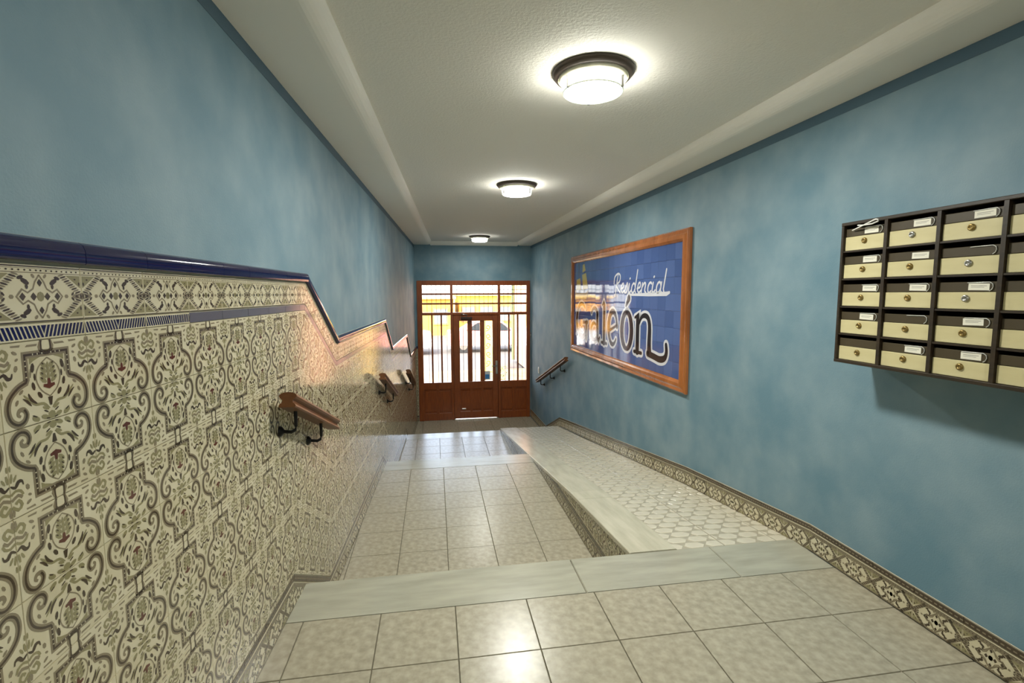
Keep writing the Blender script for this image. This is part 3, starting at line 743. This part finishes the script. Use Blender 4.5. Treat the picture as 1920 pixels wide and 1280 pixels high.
# ------------------------------------------------------------------ handrails
def rail_prof(s=1.0):
    half = [(0.0, 0.0), (0.030, 0.0), (0.034, 0.006), (0.030, 0.014), (0.021, 0.020), (0.020, 0.030), (0.030, 0.038), (0.035, 0.046), (0.031, 0.055), (0.018, 0.061), (0.0, 0.063)]
    return [(x * s, z * s) for x, z in half] + [(-x * s, z * s) for x, z in reversed(half[1:-1])]
def handrail(label, side, y0, z0, y1, z1, brs, dist=0.078, s=1.0, grp=True):
    on = on_left if side < 0 else on_right
    c0 = on(y0, z0, dist); t = empty('handrail', Matrix.Translation(c0)); tag(t, label, 'handrail', 'short wooden handrails')
    p0 = Vector((0, 0, 0)); p1 = on(y1, z1, dist) - c0
    MB().sweep(rail_prof(s), p0, p1, (0, 0, 1)).build('rail', WOODH, t)
    sgn = 1 if side < 0 else -1
    for f in brs:
        p = p0.lerp(p1, f); base = on(y0 + (y1 - y0) * f, 0, 0.012) - c0; zz = p.z - 0.085
        q = MB()
        q.tube([(base.x, p.y, zz), (p.x - sgn * 0.02, p.y, zz - 0.004), (p.x - sgn * 0.004, p.y, zz + 0.004), (p.x, p.y, zz + 0.022), (p.x, p.y, p.z + 0.004)], 0.0075, 0, 8)
        q.tube([(base.x - sgn * 0.004, p.y, zz), (base.x + sgn * 0.006, p.y, zz), (base.x + sgn * 0.016, p.y, zz)], [0.024, 0.022, 0.010], 0, 14)
        q.build('bracket', IRON, t)
handrail('short wooden handrail on black brackets over the first flight of steps', -1, 2.065, 0.968, 2.79, 0.672, (0.14, 0.66))
handrail('short wooden handrail on black brackets over the second flight of steps', -1, 4.66, 0.625, 5.60, 0.268, (0.22, 0.80))
handrail('short wooden handrail on black brackets over the last flight of steps', -1, 7.15, 0.275, 8.06, -0.075, (0.30, 0.85))
handrail('wooden handrail on three black brackets on the blue wall above the ramp end', 1, 6.85, 0.440, 8.72, -0.210, (0.17, 0.50, 0.86))

# ------------------------------------------------------------------ framed tile name panel
FS = frame(on_right(6.79, 0.605, 0.004), Vector((0.01712, -1, 0)), (0, 0, 1))     # local x: towards the letterboxes, y up, z into the corridor
PW, PH, FW = 3.17, 1.33, 0.10
sg_ = empty('name_panel', FS); tag(sg_, 'oak framed blue tile panel with white script and large black letters', 'sign')
def frame_bar(p0, p1, inner_dir):
    prof = [(0.0, 0.0), (0.0, 0.022), (0.012, 0.034), (0.035, 0.030), (0.050, 0.040), (0.078, 0.040), (0.092, 0.028), (FW, 0.018), (FW, 0.0)]
    p0 = Vector(p0); p1 = Vector(p1); d = (p1 - p0).normalized(); inn = Vector(inner_dir); mb = MB(); vs = []
    for end, sg in ((p0, 1), (p1, -1)):
        for a, z in prof: vs.append(end + inn * a + d * sg * a + Vector((0, 0, z)))
    n_ = len(prof); mb.add(vs, [(i, (i + 1) % n_, n_ + (i + 1) % n_, n_ + i) for i in range(n_)]); mb.build('frame_rail', OAK, sg_)
frame_bar((0, 0, 0), (PW, 0, 0), (0, 1, 0)); frame_bar((PW, 0, 0), (PW, PH, 0), (-1, 0, 0)); frame_bar((PW, PH, 0), (0, PH, 0), (0, -1, 0)); frame_bar((0, PH, 0), (0, 0, 0), (1, 0, 0))
AZUL = [mat('azulejo_blue', (80, 100, 152), 0.045, spec=0.75, bump=(7, 0.04, 0.004, 1)), mat('azulejo_blue_b', (74, 94, 146), 0.045, spec=0.75, bump=(7, 0.04, 0.004, 1)), mat('azulejo_blue_c', (86, 106, 158), 0.045, spec=0.75, bump=(7, 0.04, 0.004, 1))]
tx, ty = (PW - 2 * FW + 0.016) / 20, (PH - 2 * FW + 0.016) / 8
azm = []
for m_ in AZUL:
    me = MB().prism([(-tx / 2 + 0.0006, -ty / 2 + 0.0006), (tx / 2 - 0.0006, -ty / 2 + 0.0006), (tx / 2 - 0.0006, ty / 2 - 0.0006), (-tx / 2 + 0.0006, ty / 2 - 0.0006)], 0, 0.008, 0, 0.0008).mesh('tile', m_); fixn(me); azm.append(me)
MB().box(FW - 0.01, PW - FW + 0.01, FW - 0.01, PH - FW + 0.01, 0, 0.006).build('grout_bed', GROUT, sg_)
for i in range(20):
    for j in range(8):
        Mt = Matrix.Translation((FW - 0.008 + (i + 0.5) * tx, FW - 0.008 + (j + 0.5) * ty, 0.005)) @ Matrix.Rotation(random.uniform(-0.004, 0.004), 4, 'X') @ Matrix.Rotation(random.uniform(-0.004, 0.004), 4, 'Y')
        link('tile', random.choice(azm), sg_, Mt)
# lettering: brush strokes (local metres from the panel's inner lower left corner)
def strokes_mesh(name, strokes, grow, z, m_, parent=None, caps=True):
    mb = MB()
    for pts, wd in strokes:
        wl_ = wd if isinstance(wd, (list, tuple)) else [wd] * len(pts)
        wl_ = [x + grow for x in wl_]
        mb2 = ribbon(pts, wl_)
        for k, q in enumerate(mb2): mb.flat([(x + FW, y + FW) for x, y in q], z)
        if caps:
            for p, w_ in ((pts[0], wl_[0]), (pts[-1], wl_[-1])): mb.flat([(x + FW, y + FW) for x, y in ell(p[0], p[1], w_ / 2, w_ / 2, 0, 12)], z + 0.00003)
    o = mb.build(name, m_, parent or sg_, None, fix=False); return o
def vw(n_, a, b_, c): # width profile along n_ points
    return [a + (b_ - a) * (t / 0.5) if t < 0.5 else b_ + (c - b_) * ((t - 0.5) / 0.5) for t in [k / (n_ - 1) for k in range(n_)]]
letters = []
def new_letter():
    global big
    big = []; letters.append(big)
new_letter()
A_ = arc(0.36, 0.36, 0.21, 0.22, 48, 335, 22); big.append((A_, vw(len(A_), 0.035, 0.085, 0.04)))                       # G
big += [([(0.42, 0.335), (0.60, 0.345)], 0.04), ([(0.555, 0.34), (0.56, 0.20), (0.55, 0.12)], [0.06, 0.06, 0.05])]
new_letter()
A_ = arc(0.86, 0.45, 0.11, 0.085, 165, 10, 10); big.append((A_, vw(len(A_), 0.03, 0.045, 0.06)))                        # a
big.append(([(0.965, 0.46), (0.97, 0.30), (0.975, 0.17), (1.02, 0.145), (1.06, 0.19)], [0.065, 0.075, 0.065, 0.045, 0.025]))
A_ = arc(0.855, 0.245, 0.11, 0.105, 60, 330, 16); big.append((A_, vw(len(A_), 0.03, 0.07, 0.03)))
new_letter()
big.append(([(1.13, 0.575), (1.19, 0.62), (1.20, 0.58), (1.20, 0.30), (1.20, 0.14)], [0.02, 0.04, 0.075, 0.08, 0.075]))  # l
big.append(([(1.12, 0.135), (1.29, 0.135)], 0.035))
new_letter()
A_ = arc(1.47, 0.33, 0.125, 0.185, 5, 320, 22); big.append((A_, vw(len(A_), 0.04, 0.085, 0.03)))                        # e
big.append(([(1.36, 0.29), (1.60, 0.37)], 0.032))
new_letter()
A_ = arc(1.855, 0.33, 0.125, 0.19, 90, 450, 26); big.append((A_, [0.045 + 0.045 * abs(math.cos(math.radians(90 + 360 * k / 26))) for k in range(27)]))  # o
big.append(([(1.83, 0.585), (1.90, 0.665)], [0.03, 0.075]))                                                               # accent
new_letter()
big.append(([(2.06, 0.475), (2.12, 0.50), (2.125, 0.40), (2.125, 0.145)], [0.03, 0.05, 0.08, 0.08]))                     # n
big.append(([(2.05, 0.135), (2.22, 0.135)], 0.035))
big.append((spline([(2.14, 0.40), (2.22, 0.49), (2.33, 0.495), (2.385, 0.42), (2.385, 0.25), (2.39, 0.165)], 4), vw(21, 0.03, 0.06, 0.085)))
big.append((spline([(2.36, 0.150), (2.50, 0.135), (2.60, 0.125), (2.69, 0.145), (2.725, 0.20), (2.715, 0.265)], 4), vw(21, 0.06, 0.06, 0.045)))
WHITEP = mat('print_white', (214, 214, 220), 0.08, spec=0.7); BLACKP = mat('print_black', (40, 32, 34), 0.08, spec=0.7)
for lt in letters:
    lo = strokes_mesh('letter', lt, 0.0, 0.0146, BLACKP); strokes_mesh('letter_outline', lt, 0.052, 0.0139, WHITEP, lo)
sm = []
def sl_(pts, x0, y0, k=0.30): return [(x0 + x + y * k, y0 + y) for x, y in pts]
bx_, by_ = 1.51, 0.722
sm.append((sl_([(0.03, -0.04), (0.03, 0.10), (0.035, 0.20)], bx_, by_), 0.016))                                          # R
sm.append((sl_(spline([(-0.05, 0.10), (-0.05, 0.17), (0.03, 0.205), (0.10, 0.18), (0.10, 0.12), (0.03, 0.085), (0.10, 0.03), (0.16, 0.0)], 4), bx_, by_), 0.017))
def sch(c, x):
    e_ = []
    if c == 'e': e_ = [spline([(0.0, 0.04), (0.06, 0.055), (0.05, 0.095), (0.015, 0.085), (0.01, 0.03), (0.05, 0.0), (0.09, 0.02)], 4)]
    if c == 's': e_ = [spline([(0.0, 0.0), (0.04, 0.10), (0.065, 0.05), (0.05, 0.0), (0.01, 0.005)], 4)]
    if c == 'i': e_ = [spline([(0.0, 0.09), (0.0, 0.02), (0.03, 0.0), (0.06, 0.02)], 4), [(-0.005, 0.14), (0.005, 0.145)]]
    if c == 'd': e_ = [arc(0.04, 0.045, 0.04, 0.048, 20, 340, 14), [(0.085, 0.22), (0.085, 0.02), (0.11, 0.0)]]
    if c == 'n': e_ = [[(0.0, 0.09), (0.0, 0.0)], spline([(0.0, 0.05), (0.04, 0.09), (0.07, 0.08), (0.07, 0.02), (0.10, 0.0)], 4)]
    if c == 'c': e_ = [arc(0.045, 0.045, 0.04, 0.048, 50, 320, 12)]
    if c == 'a': e_ = [arc(0.04, 0.045, 0.04, 0.048, 20, 340, 14), [(0.082, 0.09), (0.082, 0.02), (0.11, 0.0)]]
    if c == 'l': e_ = [[(0.0, 0.20), (0.0, 0.03), (0.02, 0.0)]]
    return [(sl_(p, x, by_), 0.017) for p in e_]
x = bx_ + 0.165
for c, adv in zip('esidencial', (0.105, 0.10, 0.07, 0.135, 0.105, 0.125, 0.10, 0.08, 0.135, 0.05)):
    sm += sch(c, x); x += adv
sm.append(([(1.93, by_ - 0.022), (2.37, by_ - 0.018), (2.70, by_ - 0.012), (2.75, by_ + 0.0)], [0.018, 0.03, 0.034, 0.02]))
strokes_mesh('script_lettering', sm, 0.004, 0.0146, WHITEP)
# small sailing ship painted at the far end of the panel
sh = MB()
for q, mi in (([(0.06, 0.64), (0.55, 0.64), (0.62, 0.76), (0.50, 0.72), (0.14, 0.72), (0.04, 0.78)], 0), ([(0.40, 0.76), (0.60, 0.78), (0.52, 0.98), (0.36, 0.96)], 1), ([(0.37, 0.99), (0.50, 1.01), (0.45, 1.10), (0.38, 1.09)], 1), ([(0.12, 0.76), (0.32, 0.76), (0.28, 0.92), (0.12, 0.90)], 1)):
    sh.flat([(a + FW, c + FW) for a, c in q], 0.0146, mi)
for x in (0.22, 0.44): sh.flat([(x + FW - 0.006, 0.72 + FW), (x + FW + 0.006, 0.72 + FW), (x + FW + 0.006, 1.12 + FW), (x + FW - 0.006, 1.12 + FW)], 0.0144, 0)
sh.build('painted_ship', [mat('ship_brown', (120, 90, 50), 0.08), mat('ship_sail', (196, 176, 96), 0.08)], sg_, None, fix=False)

# ------------------------------------------------------------------ letterbox unit
FMB = frame(on_right(2.005, 1.103, 0.002), Vector((0.01712, -1, 0)), (0, 0, 1))   # x towards the camera, y up, z out of the wall
mbx = empty('letterbox_unit', FMB); tag(mbx, 'dark brown wall unit of cream fronted letterboxes in five rows', 'letterbox unit')
NC, NR, PX, PY, SIDE, DEP = 5, 5, 0.2125, 0.1235, 0.014, 0.20
UW, UH = NC * PX + SIDE, NR * PY + SIDE
DKB = mat('dark_brown_laminate', (52, 40, 26), 0.42, noise=((38, 29, 19), 20, (0.3, 3, 3), 0.35, 0.7, 3))
FLAP = mat('brown_flap', (70, 60, 42), 0.40); CREAM = mat('cream_panel', (208, 198, 154), 0.45, noise=((196, 184, 138), 8, (0.6, 3, 1), 0.3, 0.7, 3))
BLK = mat('black_void', (10, 9, 8), 0.9); BRASS = mat('aged_brass', (150, 128, 78), 0.35, metal=0.8); CARD = mat('paper_card', (226, 222, 206), 0.7); INK = mat('ink_grey', (120, 116, 108), 0.8)
CLEAR = glass_mat('clear_plastic', (0.95, 0.95, 0.95))
b = MB(); b.box(0, UW, 0, UH, 0, 0.006); b.build('back_board', DKB, mbx)
for yy in (0, UH - SIDE): MB().cbox(0, UW, yy, yy + SIDE, 0.0, DEP, 0.002).build('side_panel', DKB, mbx)
for xx in (0, UW - SIDE): MB().cbox(xx, xx + SIDE, SIDE, UH - SIDE, 0.0, DEP - 0.001, 0.002).build('side_panel', DKB, mbx)
for i in range(1, NC): MB().box(i * PX, i * PX + SIDE, SIDE, UH - SIDE, 0.006, DEP - 0.002).build('divider', DKB, mbx)
for j in range(1, NR): MB().box(SIDE, UW - SIDE, j * PY + 0.004, j * PY + 0.011, 0.006, DEP - 0.004).build('shelf', DKB, mbx)
cw, ch = PX - SIDE, PY - 0.008
me_c = MB().cbox(0.001, cw - 0.001, 0.001, 0.062, 0, 0.010, 0.0015).mesh('door', CREAM); fixn(me_c)
me_f = MB().cbox(0.001, cw - 0.001, 0.0635, 0.098, 0, 0.008, 0.0015).mesh('flap', FLAP); fixn(me_f)
me_k = MB().lathe([(0.0125, 0), (0.0125, 0.004), (0.010, 0.007), (0.006, 0.008), (0.0055, 0.006), (0.0, 0.006)], 0, 18).box(-0.001, 0.001, -0.004, 0.004, 0.0058, 0.0064, 0).mesh('lock', BRASS); fixn(me_k)
me_k2 = me_k.copy(); me_k2.materials.clear(); me_k2.materials.append(STEEL)
me_t = MB().box(0, 0.066, 0, 0.024, 0, 0.001, 0).box(0.008, 0.058, 0.015, 0.0165, 0.001, 0.0012, 1).box(0.008, 0.050, 0.010, 0.0112, 0.001, 0.0012, 1).mesh('name_card', [CARD, INK])
hb = MB(); hb.cbox(-0.003, 0.082, -0.003, 0.0275, 0, 0.0012, 0.0004)
me_h = MB().tube([(0, 0.027, 0.002), (0.070, 0.028, 0.002), (0.079, 0.022, 0.002), (0.081, 0.013, 0.002), (0.078, 0.004, 0.002), (0.070, -0.002, 0.002)], 0.0016, 0, 6).mesh('card_holder', mat('clear_rim', (196, 196, 190), 0.15))
no_card = {(0, 0), (1, 1), (3, 2) if False else (2, 3)}
lab_missing = {(0, 0), (1, 1), (2, 3), (3, 1), (4, 2)}
steel_locks = {(1, 4), (2, 3), (2, 2)}
for i in range(NC):
    for j in range(NR):
        x0 = i * PX + SIDE; y0 = SIDE if j == 0 else j * PY + 0.011
        kz = (ch if j else ch) / 0.1155
        Mt = Matrix.Translation((x0, y0, DEP - 0.022)) @ Matrix.Diagonal((1, (PY - 0.011 if j else PY - 0.010) / 0.1135, 1, 1))
        d_ = link('door', me_c, mbx, Mt)
        fl = link('flap', me_f, mbx, Mt)
        link('lock', me_k2 if (i, j) in steel_locks else me_k, d_, Matrix.Translation((cw * 0.5 + (0.0 if i else -0.0), 0.040, 0.010)))
        if (i, j) not in lab_missing:
            link('name_card', me_t, fl, Matrix.Translation((cw * 0.50 + random.uniform(-0.004, 0.006), 0.069, 0.0082)) @ Matrix.Rotation(random.uniform(-0.03, 0.03), 4, 'Z'))
        if (i, j) not in ((0, 0), (1, 3)): link('card_holder', me_h, fl, Matrix.Translation((cw * 0.51, 0.068, 0.0085)))
# white strap looped out of the top slot
st = MB().tube([(0.055, UH - 0.038, DEP - 0.006), (0.10, UH - 0.030, DEP + 0.006), (0.15, UH - 0.018, DEP + 0.012), (0.185, UH - 0.008, DEP + 0.014), (0.196, UH - 0.010, DEP + 0.014), (0.196, UH - 0.018, DEP + 0.012), (0.165, UH - 0.025, DEP + 0.012), (0.12, UH - 0.024, DEP + 0.008), (0.085, UH - 0.020, DEP - 0.002)], 0.0030, 0, 8)
o = st.build('plastic_strap', mat('white_plastic', (228, 228, 222), 0.4)); o.matrix_world = FMB
tag(o, 'white plastic strap looped out of the top corner letterbox slot', 'strap')

en = MB().add([(0.66, UH + 0.0005, 0.03), (0.88, UH + 0.0005, 0.06), (0.865, UH + 0.0005, 0.17), (0.645, UH + 0.0005, 0.14), (0.66, UH + 0.004, 0.03), (0.88, UH + 0.004, 0.06), (0.865, UH + 0.004, 0.17), (0.645, UH + 0.004, 0.14)],
    [(0, 1, 2, 3), (4, 7, 6, 5), (0, 4, 5, 1), (1, 5, 6, 2), (2, 6, 7, 3), (3, 7, 4, 0)]).build('envelope', CARD); en.matrix_world = FMB
tag(en, 'white envelope lying flat on top of the letterbox unit', 'envelope')
# ------------------------------------------------------------------ small wall fittings
Fsw = frame(on_right(8.93, -0.02, 0.0), Vector((0.01712, -1, 0)), (0, 0, 1))
sw = empty('light_switch', Fsw); tag(sw, 'small white light switch on the blue wall by the street door', 'switch')
WP = mat('white_switch', (232, 230, 224), 0.35)
MB().cbox(-0.042, 0.042, -0.06, 0.06, 0, 0.012, 0.004).build('plate', WP, sw); MB().cbox(-0.022, 0.022, -0.032, 0.032, 0.012, 0.018, 0.003).build('rocker', WP, sw)
Fsb = frame((1.893, Y_END - 0.001, 0.59), (1, 0, 0), (0, 0, 1))
sb = empty('door_release_box', Fsb); tag(sb, 'small grey box on the wall edge beside the door frame', 'box')
MB().cbox(-0.006, 0.012, -0.05, 0.05, 0, 0.03, 0.003).build('cover', mat('grey_plastic', (120, 128, 132), 0.5), sb); MB().cbox(-0.002, 0.008, -0.01, 0.01, 0.03, 0.034, 0.001).build('button', WP, sb)

# ------------------------------------------------------------------ the street outside
GZ = -1.16
tag(MB().box(-30, 34, yb, 16.5, GZ - 0.3, GZ).build('pavement', mat('pale_paving', (138, 126, 96), 0.8, noise=((108, 100, 78), 3, (1, 1, 1), 0.35, 0.65, 4))), 'pale sunlit paving outside the street door', 'pavement', kind='structure')
tag(MB().box(-30, 34, 16.5, 70, GZ - 0.4, GZ - 0.12).build('road', mat('asphalt', (88, 86, 82), 0.85)), 'sunlit grey road beyond the pavement', 'road', kind='structure')
PINK = mat('peach_render', (216, 158, 122), 0.8)
pw = MB().box(3.05, 3.4, 10.1, 18.9, GZ, 5.2).build('porch_wall', PINK); tag(pw, 'tall peach rendered wall outside beside the right hand side light', 'wall', kind='structure')
pp = MB().tube([(2.99, 18.8, GZ), (2.99, 18.8, 5.2)], 0.055).build('drainpipe', mat('green_pipe', (92, 104, 72), 0.5)); tag(pp, 'green drainpipe at the end of the peach wall', 'drainpipe')
def building(name, label, x0, x1, y, z1, colr, col2, nwin, zw0, zw1):
    t = empty(name, Matrix.Translation(((x0 + x1) / 2, y, GZ))); tag(t, label, 'building')
    hw = (x1 - x0) / 2; hz = z1 - GZ
    MB().box(-hw, hw, 0, 8, -0.4, hz).build('wall', mat(name + '_wall', colr, 0.85), t)
    MB().cbox(-hw - 0.15, hw + 0.15, -0.25, 8, hz, hz + 0.18, 0.04).build('cornice', mat(name + '_cornice', col2, 0.8), t)
    for k in range(nwin):
        x = -hw + (k + 0.5) * 2 * hw / nwin
        wdw = MB().box(x - 0.5, x + 0.5, -0.05, 0.02, zw0 - GZ, zw1 - GZ).build('window', mat('shutter_brown', (170, 120, 70), 0.7), t)
        MB().box(x - 0.4, x + 0.4, -0.06, -0.049, zw0 - GZ + 0.1, zw1 - GZ - 0.1).build('pane', mat('dark_window', (120, 130, 130), 0.15), wdw)
    return t
building('shop_row', 'low orange rendered house with brown windows across the road', -9.0, 1.2, 32, 1.05, (222, 158, 62), (226, 190, 110), 6, -0.6, 0.5)
building('yellow_house', 'yellow rendered house beside the orange house across the road', 1.6, 6.5, 33, 1.25, (224, 196, 72), (230, 210, 130), 4, -0.5, 0.6)
building('pink_house', 'pale pink house at the far end across the road', 6.9, 14.0, 33, 3.2, (216, 164, 136), (226, 190, 168), 4, -0.3, 0.9)
def car(label, x, y, colr, flip=1):
    t = empty('parked_car', Matrix.Translation((x, y, GZ - 0.12)) @ Matrix.Rotation(0 if flip > 0 else math.pi, 4, 'Z')); tag(t, label, 'car', 'cars parked across the road')
    prof = [(-2.1, 0.35), (-2.12, 0.75), (-1.95, 0.92), (-1.0, 0.98), (-0.45, 1.42), (0.75, 1.45), (1.45, 1.05), (2.05, 0.95), (2.15, 0.6), (2.1, 0.35)]
    def ext(pf, y0, y1, nm, m_):
        vs = [(a, y0, z) for a, z in pf] + [(a, y1, z) for a, z in pf]; n_ = len(pf)
        return MB().add(vs, [tuple(range(n_)), tuple(range(2 * n_ - 1, n_ - 1, -1))] + [(i, (i + 1) % n_, n_ + (i + 1) % n_, n_ + i) for i in range(n_)]).build(nm, m_, t)
    ext(prof, -0.85, 0.85, 'body', mat('car_paint_%d_%d_%d' % colr, colr, 0.25, coat=0.6))
    ext([(-0.85, 1.0), (-0.40, 1.36), (0.15, 1.38), (0.15, 1.0)], -0.86, 0.86, 'side_window', mat('car_glass', (40, 46, 50), 0.1))
    ext([(0.22, 1.0), (0.22, 1.38), (0.70, 1.38), (1.25, 1.04)], -0.86, 0.86, 'side_window', mat('car_glass', (40, 46, 50), 0.1))
    for wx in (-1.35, 1.35):
        for wy in (-0.8, 0.62):
            wl2 = MB().tube([(wx, wy, 0.32), (wx, wy + 0.18, 0.32)], 0.32, 0, 20).build('wheel', mat('tyre', (30, 30, 30), 0.8), t)
            MB().tube([(wx, wy - 0.01, 0.32), (wx, wy + 0.19, 0.32)], 0.18, 0, 14).build('hubcap', STEEL, wl2)
car('white hatchback parked across the road behind the left side light', -2.3, 22.5, (236, 236, 234))
car('pale red car parked across the road behind the door leaf', 2.6, 23.0, (214, 140, 128), -1)
car('silver car parked across the road near the peach wall', 7.4, 22.5, (196, 200, 204))
# gate pillar and planters on the pavement
gp = empty('gate_pillar', Matrix.Translation((1.735, 16.0, GZ))); tag(gp, 'yellow rendered gate pillar with capstone on the pavement', 'pillar')
MB().cbox(-0.15, 0.15, -0.15, 0.15, 0, 1.75, 0.02).build('shaft', mat('ochre_render', (240, 204, 104), 0.8), gp); MB().cbox(-0.2, 0.2, -0.2, 0.2, 1.75, 1.85, 0.02).build('capstone', TRIMW, gp)
LEAF = mat('leaf_green', (112, 132, 62), 0.6)
for (x, y, lab) in ((-0.55, 13.2, 'leafy green shrub in a clay pot on the pavement near the tiled side'), (1.62, 12.6, 'leafy green shrub in a clay pot on the pavement near the peach wall')):
    t = empty('potted_shrub', Matrix.Translation((x, y, GZ))); tag(t, lab, 'plant')
    MB().lathe([(0.0, 0.0), (0.12, 0.0), (0.17, 0.28), (0.18, 0.30), (0.15, 0.30), (0.0, 0.27)], 0, 24).build('pot', mat('terracotta', (176, 104, 68), 0.8), t)
    f_ = MB(); rnd = random.Random(int(x * 10))
    for k in range(220):
        a, r, z = rnd.uniform(0, 6.28), rnd.uniform(0, 0.2), rnd.uniform(0.3, 0.68); p = Vector((r * math.cos(a), r * math.sin(a), z))
        d = Vector((rnd.uniform(-1, 1), rnd.uniform(-1, 1), rnd.uniform(-0.3, 1))).normalized() * 0.05; e = d.cross(Vector((0, 0, 1))).normalized() * 0.016
        f_.add([p, p + d * 0.5 + e, p + d, p + d * 0.5 - e], [(0, 1, 2, 3)])
    o = f_.build('foliage', LEAF, t, None, fix=False); o['kind'] = 'stuff'
    MB().tube([(0, 0, 0.25), (0.01, 0, 0.6)], 0.012, 0, 8).build('stem', mat('bark', (92, 72, 50), 0.8), t)
